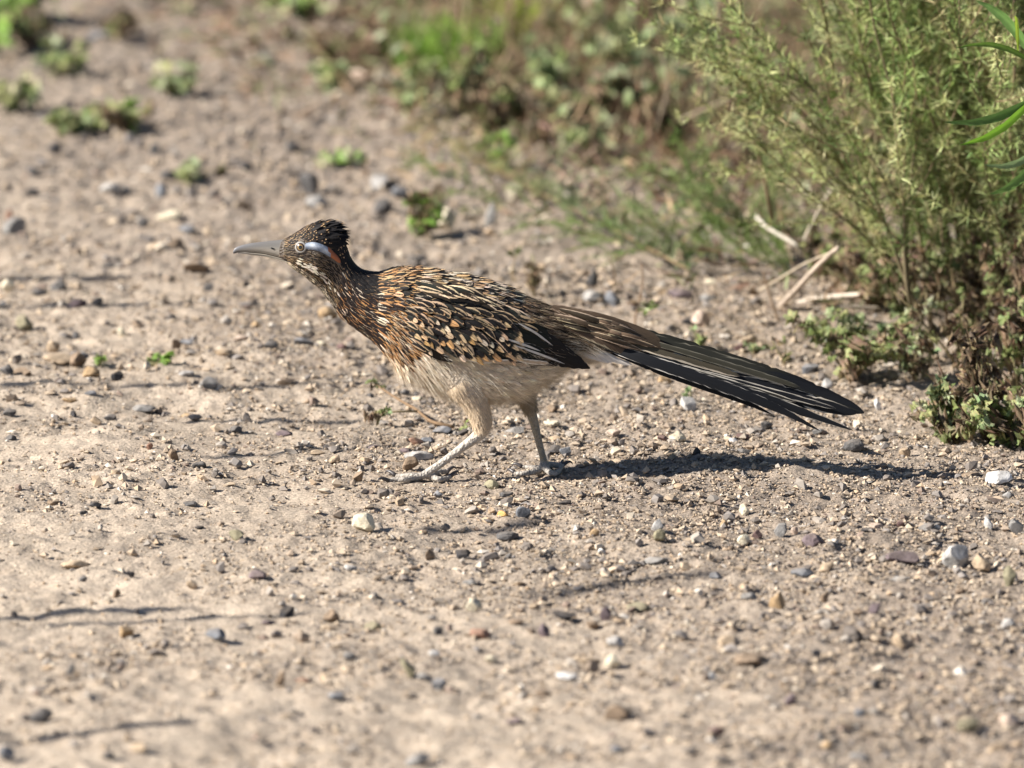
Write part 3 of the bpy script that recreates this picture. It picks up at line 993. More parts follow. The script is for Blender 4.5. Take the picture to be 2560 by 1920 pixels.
GW = 'leafy weeds at the foot of the shrub'
weed('leafy_weed', 2130, 955, 0.0562, 0.0653, 70, 0.0175, ['green', 'green', 'dry'], 'spreading leafy weed nearest the tip of the tail, green above and brown below', 'weed', GW)
weed('leafy_weed', 2110, 880, 0.0438, 0.0435, 43, 0.015, ['green', 'pale'], 'smaller green weed just behind the one by the tail tip', 'weed', GW)
weed('leafy_weed', 2270, 850, 0.0938, 0.0653, 70, 0.0163, ['green', 'green', 'pale', 'dry'], 'taller green weed between the dead stick and the dark hollow of the shrub', 'weed', GW)
weed('leafy_weed', 2190, 800, 0.0625, 0.058, 36, 0.0137, ['dry', 'green'], 'half dried weed under the pale dead stick', 'weed', GW)
weed('leafy_weed', 2290, 950, 0.05, 0.029, 32, 0.015, ['dry', 'pale'], 'brown curled weed with a pale green top standing on bare gravel', 'weed', GW)
weed('leafy_weed', 2370, 1085, 0.05, 0.0508, 70, 0.0187, ['green', 'pale', 'dry'], 'lowest green weed at the right with broad leaves at its foot', 'weed', GW)
weed('leafy_weed', 2500, 1095, 0.0625, 0.058, 81, 0.0187, ['green', 'green', 'dry'], 'leafy green weed against the lower right edge beside a brown clump', 'weed', GW)
weed('leafy_weed', 2450, 1060, 0.0875, 0.0435, 70, 0.0163, ['dry'], 'dead brown weed clump between two green weeds at the right', 'weed', GW)
weed('leafy_weed', 2545, 990, 0.0875, 0.058, 75, 0.0175, ['green', 'dry', 'green'], 'green weed climbing at the right edge above the lowest clump', 'weed', GW)
weed('leafy_weed', 2400, 930, 0.075, 0.0725, 54, 0.0125, ['dry', 'dry', 'green'], 'thin dried weed in front of the dark hollow of the shrub', 'weed', GW)
weed('leafy_weed', 2345, 640, 0.125, 0.0435, 48, 0.02, ['pale', 'green'], 'pale curled weed growing up through the middle of the shrub', 'weed', GW)
weed('leafy_weed', 2060, 700, 0.0625, 0.0725, 54, 0.015, ['dry', 'green'], 'low tangled weed behind the thick dead stick', 'weed', GW)

for px_, py_, h_, s_, n_, z_, k_, l_ in [
    (2200, 900, .045, .05, 44, .016, ['green', 'pale', 'green'], 'broad green weed filling the gap left of the brown weed with a pale top'),
    (2330, 780, .07, .05, 40, .014, ['dry', 'green', 'dry'], 'brown and green tangled weed at the mouth of the dark hollow'),
    (2440, 870, .08, .05, 44, .015, ['dry', 'dry', 'green'], 'brown dried weed mass right of the dark hollow'),
    (2540, 900, .10, .05, 50, .016, ['dry', 'green', 'dry'], 'tall brown weed at the right edge under the long leaves'),
    (2150, 760, .05, .04, 30, .013, ['green', 'dry'], 'small green weed right of the lowest grey stick'),
    (2550, 1110, .05, .05, 44, .017, ['green', 'pale', 'dry'], 'lowest weed cut off by the right edge of the view')]:
    weed('leafy_weed', px_, py_, h_ * 1.2, s_ * 1.4, int(n_ * 1.5), z_, k_, l_, 'weed', GW)
GS = 'small seedlings scattered on the dirt'
weed('seedling', 248, 910, .012, .012, 7, .011, ['bright', 'green'], 'left of two small green seedlings on the bare dirt at the left', 'seedling', GS, stems=3)
weed('seedling', 380, 918, .012, .024, 10, .011, ['green', 'bright'], 'right, wider one of two green seedlings on the bare dirt at the left', 'seedling', GS, stems=5)
weed('seedling', 1745, 880, .022, .008, 7, .010, ['pale', 'green'], 'tiny pale green seedling just above the middle of the tail', 'seedling', GS, stems=3)
weed('seedling', 1885, 880, .018, .010, 8, .010, ['pale', 'green'], 'tiny grey-green seedling beside a tan stone above the tail', 'seedling', GS, stems=3)
weed('seedling', 1962, 905, .022, .012, 6, .009, ['dry', 'green'], 'thin dark sprout between the tail and the leafy weeds', 'seedling', GS, stems=3)
weed('seedling', 1728, 1000, .014, .004, 3, .011, ['pale'], 'single pale bud poking from the gravel below the tail', 'seedling', GS, stems=1)
weed('seedling', 1165, 1068, .010, .008, 6, .010, ['bright', 'green', 'dry'], 'small green leaf tuft beside the near leg of the bird', 'seedling', GS, stems=3)
weed('seedling', 1335, 755, .035, .010, 16, .010, ['dry'], 'dark dried tuft right behind the back of the bird', 'weed', GS, stems=5)


def upright(name, pix, Y, r, col, label, cat, leaves=()):
    P3 = [at_y(x, y, Y) for x, y in pix]
    P3[0].z = hz(P3[0].x, Y) - 0.001
    root = empty(name, P3[0])
    tag(root, label, cat)
    m = MB()
    A_ = crom(np.array([tuple(p - P3[0]) for p in P3]), 16)
    m.tube([Vector(a) for a in A_], [r * (1 - .6 * i / 15) for i in range(16)], 6, col)
    link('stem', m.mesh('stem', M_TWIG), root)
    for (x, y, tx, ty, kind, sz) in leaves:
        p = at_y(x, y, Y); q = at_y(tx, ty, Y - 0.004)
        d = (q - p).normalized()
        n = Vector((0.2, -.8, .7)); xx = d.cross(n).normalized(); n = xx.cross(d)
        o = link('leaf', random.choice(LV[kind]), root, p - P3[0])
        o.rotation_mode = 'QUATERNION'
        o.rotation_quaternion = Matrix((xx, d, n)).transposed().to_quaternion()
        o.scale = (sz * .62, sz, sz)
    return root


Yb = G(1592, 838).y
upright('upright_seedling', [(1592, 838), (1588, 800), (1600, 750), (1607, 700), (1604, 662)], Yb, .0012, (0.24, 0.16, 0.10), 'slim upright dead stem with one pale green leaf behind the base of the tail', 'seedling',
        [(1598, 782, 1652, 738, 'pale', .020), (1596, 790, 1640, 752, 'bright', .016), (1592, 770, 1575, 742, 'dry', .010)])
Yb = G(1292, 725).y
upright('dry_stem', [(1292, 725), (1284, 700), (1280, 672), (1288, 648), (1282, 632)], Yb, .0013, (0.36, 0.28, 0.17), 'short curved straw stem sticking up behind the back of the bird', 'stem', [(1284, 640, 1300, 622, 'green', .014), (1284, 640, 1272, 630, 'green', .010)])

# the broken twig under the bird
root = empty('twig', G(1128, 1070))
tag(root, 'broken brown twig with a few shrivelled green leaves lying under the belly', 'twig')
o0 = root.location
m = MB()
A_ = crom(np.array([tuple(G(x, y, l) - o0) for x, y, l in [(1135, 1068, .001), (1100, 1068, .003), (1072, 1062, .005), (1040, 1050, .008), (1005, 1036, .013), (968, 1022, .018), (938, 1014, .022)]]), 18)
m.tube([Vector(a) for a in A_], [.0019 * (1 - .55 * i / 17) for i in range(18)], 7, (0.21, 0.14, 0.085))
m.tube([Vector(A_[8]), Vector(A_[8]) + Vector((-.02, -.008, .001)), Vector(A_[8]) + Vector((-.045, -.016, .0))], [.0011, .0009, .0005], 6, (0.30, 0.24, 0.13))
link('stem', m.mesh('stem', M_TWIG), root)
for k in range(16):
    q = random.choice([Vector(A_[17]), Vector(A_[17]), Vector(A_[15]), Vector(A_[8]) + Vector((-.045, -.016, 0)), Vector(A_[8]) + Vector((-.03, -.012, 0))])
    o = link('leaf', random.choice(LV[random.choice(['green', 'green', 'pale', 'dry'])]), root, q + rvec() * .002)
    o.rotation_euler = (random.uniform(-.7, .9), random.uniform(-.6, .6), random.uniform(0, 6.28))
    o.scale = (random.uniform(.006, .011),) * 3

# dead sticks at the left foot of the shrub
def stick(pix, lifts, r, col, label, flat=1.0, knots=True):
    P3 = [G(x, y, 0) for x, y in pix]
    Y = [p.y for p in P3]
    P3 = [at_y(x, y, yy) for (x, y), yy in zip(pix, lifts)]
    root_p = P3[0].copy()
    m = MB()
    A_ = crom(np.array([tuple(p - root_p) for p in P3]), 22)
    m.tube([Vector(a) + rvec() * r * .12 for a in A_], [r * (1 - .25 * i / 21) * random.uniform(.88, 1.12) for i in range(22)], 8, col)
    for v_i in range(len(m.v)):
        k = random.uniform(.75, 1.2)
        m.c[v_i] = tuple(x * k for x in col)
    o = link('dead_stick', m.mesh('dead_stick', M_TWIG), None, root_p)
    tag(o, label, 'stick', 'dead sticks at the shrub foot')


yy = lambda px, py: gnd(px, py).y
a = yy(1945, 775)
stick([(1940, 776), (1985, 730), (2040, 670), (2095, 620)], [a, a - .07, a - .15, a - .22], .0034, (0.44, 0.36, 0.29), 'thickest pale dead stick leaning up to the right at the shrub foot')
a = yy(1880, 738)
stick([(1876, 738), (1940, 702), (2010, 660), (2085, 628)], [a, a - .07, a - .14, a - .2], .0012, (0.50, 0.42, 0.32), 'thin straw-coloured stick rising beside the thickest dead stick')
a = yy(1985, 762)
stick([(1985, 760), (2030, 750), (2080, 742), (2150, 735)], [a, a - .03, a - .06, a - .1], .0028, (0.50, 0.44, 0.37), 'pale flat-lying stick just right of the thickest dead stick')
a = yy(1965, 822)
stick([(1962, 822), (2010, 802), (2060, 784), (2110, 768), (2200, 770)], [a, a, a + .01, a + .02, a + .03], .0020, (0.46, 0.40, 0.33), 'lowest grey stick lying under the thickest dead stick')
a = yy(1948, 810)
stick([(1948, 808), (1935, 770), (1920, 720), (1908, 680)], [a, a, a, a], .0014, (0.26, 0.19, 0.13), 'short brown twig standing crosswise left of the thickest dead stick')
a = 1.0
stick([(1892, 543), (1915, 566), (1950, 588), (1990, 612), (2010, 640)], [a, a - .02, a - .04, a - .06, a - .05], .0021, (0.50, 0.46, 0.39), 'bleached whitish stick slanting down inside the green shoots')
a = .92
stick([(2010, 600), (2040, 540), (2075, 480), (2112, 455)], [a, a, a, a], .0016, (0.48, 0.42, 0.34), 'grey stick standing in the middle of the shrub foliage')
a = yy(1850, 1632)
stick([(1848, 1622), (1880, 1626), (1920, 1627), (1955, 1630)], [a, a, a, a], .0013, (0.62, 0.56, 0.47), 'bleached straight stick lying in the blurred foreground at the right')

# the plant with long green leaves at the right edge
Yw = .10
wb = at_y(2655, 960, Yw); wb.z = hz(wb.x, wb.y)
root = empty('willow_leaved_plant', wb)
tag(root, 'plant with long pointed bright green leaves reaching in from the right edge', 'plant')
m = MB()
m.tube([Vector((0, 0, 0))] + [at_y(x, y, Yw) - wb for x, y in [(2640, 700), (2620, 450), (2600, 220), (2585, 100), (2560, -60), (2550, -180)]], [.003, .0028, .0025, .0022, .0018, .0014, .0008], 8, (0.20, 0.26, 0.07))
link('stem', m.mesh('stem', M_STEM), root)
for (bx, by, tx, ty, w, col, dy) in [(2590, 150, 2440, 2, 27, (0.20, 0.36, 0.10), .0), (2590, 160, 2390, 121, 15, (0.12, 0.22, 0.035), -.02), (2605, 232, 2358, 303, 24, (0.10, 0.19, 0.05), .01), (2600, 225, 2400, 361, 27, (0.14, 0.29, 0.025), -.03),
                                     (2620, 350, 2458, 410, 20, (0.22, 0.32, 0.14), .0), (2620, 360, 2474, 484, 24, (0.13, 0.24, 0.06), .02), (2545, 140, 2537, 40, 10, (0.30, 0.42, 0.05), -.02),
                                     (2620, 600, 2760, 500, 26, (0.14, 0.28, 0.04), 0), (2590, 120, 2720, 20, 26, (0.14, 0.28, 0.04), 0), (2560, -50, 2470, -190, 22, (0.18, 0.34, 0.06), 0), (2555, -80, 2650, -220, 22, (0.14, 0.28, 0.04), 0)]:
    p, q = at_y(bx, by, Yw), at_y(tx, ty, Yw + dy)
    d = q - p
    A_ = [p + d * t + Vector((0, 0, -.010 * math.sin(t * 3.1))) * (-1 if ty < by else 1) for t in np.linspace(0, 1, 12)]
    wv = Vector((0.15, -.35, 1)); wv = (wv - d.normalized() * wv.dot(d.normalized())).normalized()
    nrm = wv.cross(d).normalized()
    ml = MB(); vs = []; cs = []; fs = []
    for i in range(12):
        t = i / 11
        ww = w * MM * 1.05 * (math.sin(math.pi * min(1, t ** 0.75)) ** 0.8 * 0.95 + 0.05)
        for j, u_ in enumerate((-1, -.5, 0, .5, 1)):
            vs.append(A_[i] + wv * (u_ * ww * .5) + nrm * (abs(u_) * ww * .16 + .0006 * math.sin(t * 25 + u_ * 3)) - wb)
            kk = 1.35 if j == 2 else (1.0 + 0.1 * u_)
            cs.append(tuple(min(.6, x * kk) for x in col))
    for i in range(11):
        for j in range(4):
            fs.append((i * 5 + j, i * 5 + j + 1, (i + 1) * 5 + j + 1, (i + 1) * 5 + j))
    ml.add(vs, fs, cs)
    link('leaf', ml.mesh('leaf', M_WILLOW), root)

# blurred weeds behind: every clump one can tell apart
GB = 'weeds growing on the dirt behind the bird'
BG = [
    (1060, 595, .03, .015, 22, .018, ['bright', 'dry', 'green'], 'small two-tone green and brown weed on the dirt behind the neck of the bird'),
    (1250, 425, .035, .012, 12, .018, ['pale', 'bright'], 'single pale green weed just above the feathery branch'),
    (855, 405, .02, .03, 14, .016, ['bright', 'pale'], 'small light green weed low on the dirt above the head of the bird'),
    (480, 450, .02, .035, 20, .016, ['green', 'pale'], 'low green weed in the middle of the left background'),
    (190, 340, .035, .05, 34, .020, ['green', 'green', 'pale'], 'left half of the wide flat green weed patch'),
    (310, 335, .035, .05, 34, .020, ['green', 'bright', 'dry'], 'right half of the wide flat weed patch, darker green'),
    (430, 245, .05, .03, 22, .020, ['pale', 'green'], 'upright pale weed behind the flat patch with a dark tip'),
    (160, 180, .05, .03, 24, .020, ['green', 'pale'], 'green weed near the upper left behind the flat patch'),
    (30, 270, .05, .03, 26, .020, ['green', 'pale'], 'green weed at the left edge beside the flat patch'),
    (110, 115, .05, .05, 26, .022, ['green', 'dry'], 'dark green weed near the top left corner'),
    (20, 60, .06, .05, 34, .022, ['green', 'bright'], 'weed in the top left corner of the view'),
    (-15, 130, .05, .03, 16, .02, ['bright'], 'yellow-green weed cut by the left edge near the top'),
    (270, 95, .03, .05, 16, .02, ['green', 'dry'], 'low grey-green weed between the top left corner and the head'),
    (810, 225, .06, .02, 24, .021, ['pale', 'pale', 'green'], 'tall pale weed on a yellowish stem above the bird head'),
    (850, 160, .04, .05, 30, .022, ['green', 'dry', 'green'], 'dark green and brown clump in front of the blurred boulder'),
    (770, 60, .05, .03, 26, .024, ['pale', 'bright'], 'pale green weed left of the blurred boulder'),
    (960, 150, .05, .04, 30, .022, ['dry', 'green'], 'dark brown-green clump right of the blurred boulder'),
    (1030, 300, .04, .03, 18, .02, ['pale', 'green'], 'small grey-green weed right of the tall pale one'),
    (1150, 300, .05, .04, 34, .022, ['green', 'pale', 'dry'], 'bushy grey-green weed in the middle background'),
    (1210, 350, .04, .05, 34, .020, ['green', 'dry'], 'dark low weed below the bushy middle one'),
    (1300, 330, .04, .04, 24, .020, ['green', 'dry'], 'olive weed spreading right of the dark low weed'),
    (1380, 290, .06, .04, 36, .024, ['pale', 'pale', 'green'], 'round pale silvery weed in the centre of the background'),
    (1480, 330, .05, .04, 30, .022, ['pale', 'green', 'dry'], 'mixed pale weed right of the silvery one'),
    (1450, 400, .04, .04, 26, .020, ['green', 'pale'], 'low green weed behind the end of the feathery branch'),
    (1540, 230, .06, .05, 32, .024, ['pale', 'green'], 'pale green weed between the silvery weed and the shrub'),
    (1470, 160, .08, .05, 36, .026, ['pale', 'green'], 'taller pale green weed further back in the middle'),
    (1600, 330, .05, .05, 30, .022, ['green', 'dry', 'pale'], 'brownish green weed at the left edge of the shrub'),
    (1740, 200, .09, .05, 40, .028, ['pale', 'pale', 'green'], 'large whitish green weed beside the shrub, with a dark hollow under it'),
    (1650, 120, .08, .05, 26, .026, ['dry', 'pale'], 'dry brown weed left of the whitish one'),
    (1690, 400, .05, .05, 26, .020, ['green', 'dry'], 'green weed beneath the whitish one'),
]
for (px, py, h, sp_, nl, sz, kinds, lab) in BG:
    weed('background_weed', px, py, h * (1.35 if px > 1000 else .7), sp_ * (1 if px > 1000 else 1.2), int(nl * (2.6 if px > 1000 else 1.9)), sz * (.85 if px > 1000 else .9), kinds, lab, 'weed', GB, apart=False, stems=6)


def grass(px, py, h, sp_, n, cols, label, name='grass_tuft'):
    base = G(px, py)
    nb = NB()
    for i in range(int(n * 1.5)):
        a = random.uniform(0, 6.28); r = sp_ * math.sqrt(random.random())
        p = Vector((math.cos(a) * r, math.sin(a) * r, 0))
        nb.needle(p, Vector((random.gauss(0, .45), random.gauss(0, .45), 1)), h * 1.15 * random.uniform(.5, 1.1), random.uniform(.003, .006), vadd(random.choice(cols), .2), random.uniform(-.5, .5))
    o = link(name, nb.mesh(name, M_LEAF), None, base)
    tag(o, label, 'grass', 'bright green tufts in the background')


grass(1130, 180, .06, .06, 330, BRIGHT + [(0.3, 0.42, 0.08)], 'bright green tuft in the middle of the background')
grass(1290, 120, .06, .03, 120, [(0.34, 0.40, 0.05), (0.26, 0.36, 0.06)], 'yellow-green tuft right of the bright middle tuft')
grass(1260, 30, .07, .06, 240, BRIGHT, 'bright green tuft at the top edge in the middle')
grass(1420, 40, .09, .05, 260, BRIGHT, 'brightest green tall tuft at the top edge right of the middle')
grass(930, -10, .05, .08, 260, BRIGHT, 'green tuft at the top edge above the boulder')
grass(380, -10, .04, .05, 160, BRIGHT + PALEG, 'green tuft at the top edge on the left')
grass(1130, -30, .07, .07, 220, BRIGHT, 'far green tuft just above the top edge')

# dry litter and low growth under the weeds
lt = NB()
n = 0
while n < 30000:
    x = random.uniform(-.55, 1.0); y = random.uniform(.75, 4.2)
    edge = 1.15 + max(0, (0.22 - x)) * 2.6
    dens = 1 / (1 + math.exp(-(y - edge) / .16))
    if x > .26: dens = max(dens, 1 / (1 + math.exp(-(x - .34 + max(0, .75 - y) * .3) / .05)) if y > .45 else 0)
    if random.random() > dens * min(1, .55 + .35 * float(samp(FD, x * 2, y * 2))): continue
    n += 1
    z = hz(x, y) + abs(random.gauss(0, .012 + .008 * dens))
    c_ = random.choice([(0.27, 0.18, 0.11), (0.20, 0.13, 0.08), (0.36, 0.27, 0.17), (0.12, 0.08, 0.05), (0.30, 0.20, 0.15), (0.17, 0.18, 0.08), (0.22, 0.24, 0.12)])
    lt.needle(Vector((x, y, z)), Vector((random.gauss(0, 1), random.gauss(0, 1), random.gauss(.3, .5))), random.uniform(.010, .040), random.uniform(.0015, .006), vadd(c_, .25), random.uniform(-.6, .6))
tag(link('plant_litter', lt.mesh('plant_litter', M_STRAW)), 'dry brown stems and curled leaves littering the ground under the weeds', kind='stuff')

# low scrub: straw stems and small leaves that close up into one mass behind the weeds
sb = NB()
n = 0
while n < 26000:
    x = random.uniform(-.5, .9); y = random.uniform(1.3, 4.6)
    edge = 1.55 + max(0, (0.20 - x)) * 2.9
    dens = 1 / (1 + math.exp(-(y - edge) / .14))
    cl = float(samp(FD, x * 2.4 + .7, y * 1.6))
    if random.random() > dens * min(1, max(.06, .45 + .5 * cl)): continue
    n += 1
    up_ = random.random() < .55
    z = hz(x, y) + random.random() ** 1.5 * (.05 + .02 * cl)
    hue = float(samp(F1, x * 3, y * 3))
    if up_: sb.needle(Vector((x, y, z * .3)), Vector((random.gauss(0, .45), random.gauss(0, .4), 1)), random.uniform(.02, .085), random.uniform(.0012, .003), vadd(random.choice([(0.38, 0.29, 0.18), (0.26, 0.18, 0.11), (0.16, 0.10, 0.065), (0.30, 0.28, 0.14)]), .25), random.uniform(-.5, .5))
    else: sb.needle(Vector((x, y, z)), rvec() + Vector((0, 0, .3)), random.uniform(.010, .022), random.uniform(.006, .012), vadd(random.choice([(0.26, 0.32, 0.15), (0.18, 0.23, 0.09), (0.38, 0.43, 0.26), (0.24, 0.20, 0.10)] if hue > -.2 else [(0.24, 0.16, 0.10), (0.16, 0.11, 0.07), (0.34, 0.25, 0.16)]), .2), random.uniform(-.6, .6))
tag(link('low_scrub', sb.mesh('low_scrub', M_LEAF)), 'low straw and leafy scrub closing off the background', kind='stuff')

# fine dry stems arching between the weeds on the right
for i, (x0, y0, x1, y1, yy_, lab) in enumerate([(1760, 330, 1790, -20, 1.7, 'thin dry stem rising at the left side of the shrub'), (1640, 330, 1655, 130, 1.6, 'thin grey stem among the pale weeds left of the shrub'),
                                               (1700, 300, 1900, 210, 1.6, 'thin grey twig arching sideways into the shrub'), (1560, 640, 1480, 420, 1.25, 'thin straw stem left of the green shoots')]):
    p, q = at_y(x0, y0, yy_), at_y(x1, y1, yy_)
    p.z = max(p.z, 0)
    m = MB()
    m.tube([Vector(), (q - p) * .5 + Vector((.01, 0, .004)), q - p], [.0014, .0011, .0006], 5, (0.33, 0.27, 0.2))
    tag(link('dry_stem', m.mesh('dry_stem', M_TWIG), None, p), lab, 'stem', 'fine dry stems by the shrub')

# tall dry grass to the left of the picture: its heads cast the long soft streaks on the dirt
for i, (x0, y0, x1, y1, z, w, lab) in enumerate([(-60, 988, 760, 955, .55, 5.5, 'second'), (400, 1052, 840, 1040, .5, 3.5, 'third'), (520, 1150, 960, 1112, .5, 3.5, 'fourth'), (-80, 1532, 380, 1508, .6, 5.5, 'fifth'), (60, 1548, 720, 1528, .7, 3.5, 'sixth'),
                                               (-100, 1862, 470, 1826, .5, 6, 'nearest'), (1000, 1322, 1270, 1306, .75, 4, 'seventh'), (1290, 1478, 1760, 1440, .85, 5.5, 'tallest'), (-40, 775, 430, 768, .5, 5, 'farthest'), (-40, 690, 300, 700, .55, 4, 'eighth')]):
    a_, b_ = gnd(x0, y0), gnd(x1, y1)
    z = z * 1.35
    t = z / math.sin(R(SUN_EL))
    ha, hb = a_ - SUN_D * t, b_ - SUN_D * t * 1.03
    ha.x = min(ha.x, ha.x); rt = Vector((ha.x - .10, ha.y - .02, 0))
    root = empty('tall_dry_grass', rt)
    tag(root, '%s of the tall dry grass stalks standing left of the view' % lab, 'grass', 'tall dry grass left of the view')
    m = MB()
    m.tube([Vector(), Vector((.0, 0, z * .5)), ha - rt, hb - rt], [.0012, .001, .0008, .0005], 5, (0.42, 0.34, 0.2))
    link('stem', m.mesh('stem', M_STRAW), root)
    nb = NB()
    d = hb - ha
    for k in range(330):
        q = ha - rt + d * random.random()
        nb.needle(q, d.normalized() * 1.2 + rvec() * .6, random.uniform(.012, .028), w * .0007, vadd((0.44, 0.35, 0.2), .2), .1)
    link('seed_head', nb.mesh('seed_head', M_STRAW), root)['kind'] = 'stuff'

# ------------------------------------------------------------------ the roadrunner
def B(px, py, y=0.0): return at_y(px, py, y)


bird = empty('roadrunner', (0, 0, 0))
tag(bird, 'streaked brown and black roadrunner with a crest walking left across the dirt', 'bird')

# top x,y ; bottom x,y ; half width (pixels)
BODY = np.array([
    (698, 603, 698, 645, 13), (720, 594, 716, 655, 22), (742, 581, 730, 667, 31), (764, 568, 745, 678, 37), (787, 562, 762, 690, 41), (812, 562, 782, 706, 42),
    (836, 570, 800, 722, 41), (852, 588, 816, 742, 38), (862, 612, 833, 765, 37), (871, 634, 850, 787, 39), (884, 656, 873, 807, 44), (904, 673, 898, 826, 52),
    (940, 681, 925, 846, 63), (976, 675, 948, 868, 76), (1012, 671, 976, 896, 90), (1057, 673, 1008, 934, 102), (1100, 680, 1058, 960, 110), (1150, 688, 1108, 982, 115),
    (1200, 699, 1160, 997, 116), (1250, 715, 1225, 1000, 113), (1300, 738, 1290, 990, 104), (1345, 758, 1345, 962, 88), (1385, 774, 1388, 932, 68), (1430, 788, 1425, 905, 48),
    (1480, 802, 1470, 893, 34), (1520, 814, 1505, 884, 22)], float)
BODY[6:, 4] *= 0.87
NS = 140
BS = crom(BODY, NS)


def body_pt(s, th):
    """s in stations 0..25, th 0 top, pi bottom, positive towards the camera side"""
    q = s / 25 * (NS - 1)
    i = max(0, min(int(q), NS - 2))
    f = q - i
    r = BS[i] * (1 - f) + BS[i + 1] * f
    T, Bt = B(r[0], r[1]), B(r[2], r[3])
    C_ = (T + Bt) / 2
    hv = (T - Bt) / 2
    c_, s_ = math.cos(th), math.sin(th)
    k = 1.0 / (abs(c_) ** 2.25 + abs(s_) ** 2.25) ** (1 / 2.25)
    return C_ + hv * (c_ * k) + Vector((0, -1, 0)) * (s_ * k * r[4] * MM)


def body_frame(s, th):
    p = body_pt(s, th)
    ds = body_pt(min(25, s + 0.12), th) - body_pt(max(0, s - 0.12), th)
    dt = body_pt(s, th + 0.04) - body_pt(s, th - 0.04)
    ds.normalize(); dt.normalize()
    n = dt.cross(ds)
    n.normalize()
    if n.y > 0 and math.sin(th) > 0.15: n = -n
    if n.y < 0 and math.sin(th) < -0.15: n = -n
    q = s / 25 * (NS - 1)
    c_ = (body_pt(s, 0) + body_pt(s, math.pi)) / 2
    if (p - c_).dot(n) < 0: n = -n
    return p, ds, n


bm_ = MB()
NR = 40
vs = []
for i in range(NS):
    for k in range(NR):
        vs.append(body_pt(i / (NS - 1) * 25, 2 * math.pi * k / NR))
fs = []
for i in range(NS - 1):
    for k in range(NR):
        k2 = (k + 1) % NR
        fs.append((i * NR + k, i * NR + k2, (i + 1) * NR + k2, (i + 1) * NR + k))
fs.append(tuple(range(NR)))
fs.append(tuple((NS - 1) * NR + k for k in range(NR - 1, -1, -1)))
bm_.add(vs, fs)
YN, YF = -0.020, 0.020


def curve_tube(pts, rads, n=10, steps=None):
    arr = np.array([(p[0], p[1], p[2], r) for p, r in zip(pts, rads)])
    k = steps or (len(pts) - 1) * 5 + 1
    c_ = crom(arr, k)
    bm_.tube([Vector(q[:3]) for q in c_], [max(q[3], 0.0006) for q in c_], n)


def toe(px, py, r, lift=0.0):
    """a point r above the dirt whose picture is at px, py"""
    rr = r * MM + 0.0008
    d = ray(px, py)
    p = CAM + d * ((rr + lift - CAM.z) / d.z)
    return p


# near leg: feathered shin, hock, bare shank
curve_tube([B(1120, 905, -0.012), B(1165, 960, YN), B(1192, 1012, YN), B(1203, 1045, YN), B(1207, 1070, YN), B(1196, 1088, YN), B(1150, 1123, YN), B(1105, 1157, YN), B(1064, 1186, YN)],
           [r * MM for r in (60, 46, 31, 25, 20, 16, 11.0, 10.0, 11.5)], 12)
N0 = B(1064, 1186, YN)
near_toes = [
    [N0, toe(1040, 1194, 9), toe(1012, 1199, 8.5), toe(985, 1199, 7.5), toe(966, 1203, 6)],
    [N0, toe(1052, 1190, 9), toe(1030, 1188, 8, 0.002), toe(1004, 1190, 7), toe(985, 1189, 5.5)],
    [N0, toe(1080, 1193, 8), toe(1098, 1198, 7.5), toe(1116, 1196, 6.5), toe(1129, 1189, 5.5, 0.002)],
    [N0, toe(1082, 1186, 7.5), toe(1102, 1180, 6.5), toe(1122, 1178, 5.5)],
]
F0 = B(1360, 1156, YF)
curve_tube([B(1270, 905, 0.012), B(1296, 955, YF), B(1317, 1000, YF), B(1329, 1035, YF), B(1337, 1062, YF), B(1348, 1108, YF), B(1357, 1142, YF), B(1360, 1160, YF)],
           [r * MM for r in (52, 38, 20, 14, 11.5, 9.5, 9.0, 10.5)], 12)
F0 = B(1360, 1162, YF)
far_toes = [
    [F0, toe(1346, 1176, 8.5), toe(1322, 1182, 8), toe(1300, 1184, 7), toe(1284, 1183, 5.5)],
    [F0, toe(1352, 1170, 8), toe(1336, 1170, 7), toe(1318, 1168, 6), toe(1302, 1168, 5)],
    [F0, toe(1372, 1179, 8.5), toe(1388, 1184, 8), toe(1399, 1176, 6.5), toe(1405, 1160, 5.5, 0.003)],
    [F0, toe(1376, 1162, 9, 0.002), toe(1392, 1162, 8.5, 0.002), toe(1410, 1163, 7.5, 0.0015)],
]
for t in near_toes + far_toes:
    k = len(t)
    rr = [10.5] + [max(5.0, 8.8 - 1.1 * j) for j in range(k - 1)]
    curve_tube(t, [r * MM for r in rr], 9)
    for j in range(1, k - 1):       # toe pads
        bm_.tube([t[j] + Vector((0, 0, -1.0 * MM)), t[j] + Vector((1.5 * MM, 0, -1.0 * MM))], [(rr[j] + 0.9) * MM] * 2, 9)

raw = bpy.data.meshes.new('body')
raw.from_pydata([tuple(v) for v in bm_.v], [], bm_.f)
tmp = bpy.data.objects.new('body', raw)
COL.objects.link(tmp)
md = tmp.modifiers.new('join', 'REMESH')
md.mode = 'VOXEL'
md.voxel_size = 0.0011
sm = tmp.modifiers.new('soft', 'SMOOTH')
sm.factor = 0.5
sm.iterations = 3
dg = bpy.context.evaluated_depsgraph_get()
me = bpy.data.meshes.new_from_object(tmp.evaluated_get(dg))
bpy.data.objects.remove(tmp)
me.name = 'body'
nv = len(me.vertices)
co = np.empty(nv * 3, dtype=np.float32)
me.vertices.foreach_get('co', co)
co = co.reshape(-1, 3)


def proj(co):
    d = co - np.array(CAM)
    w = d @ np.array(FW)
    return 1280 + FPX * d[:, 0] / w, 960 - FPX * (d @ np.array(UP)) / w


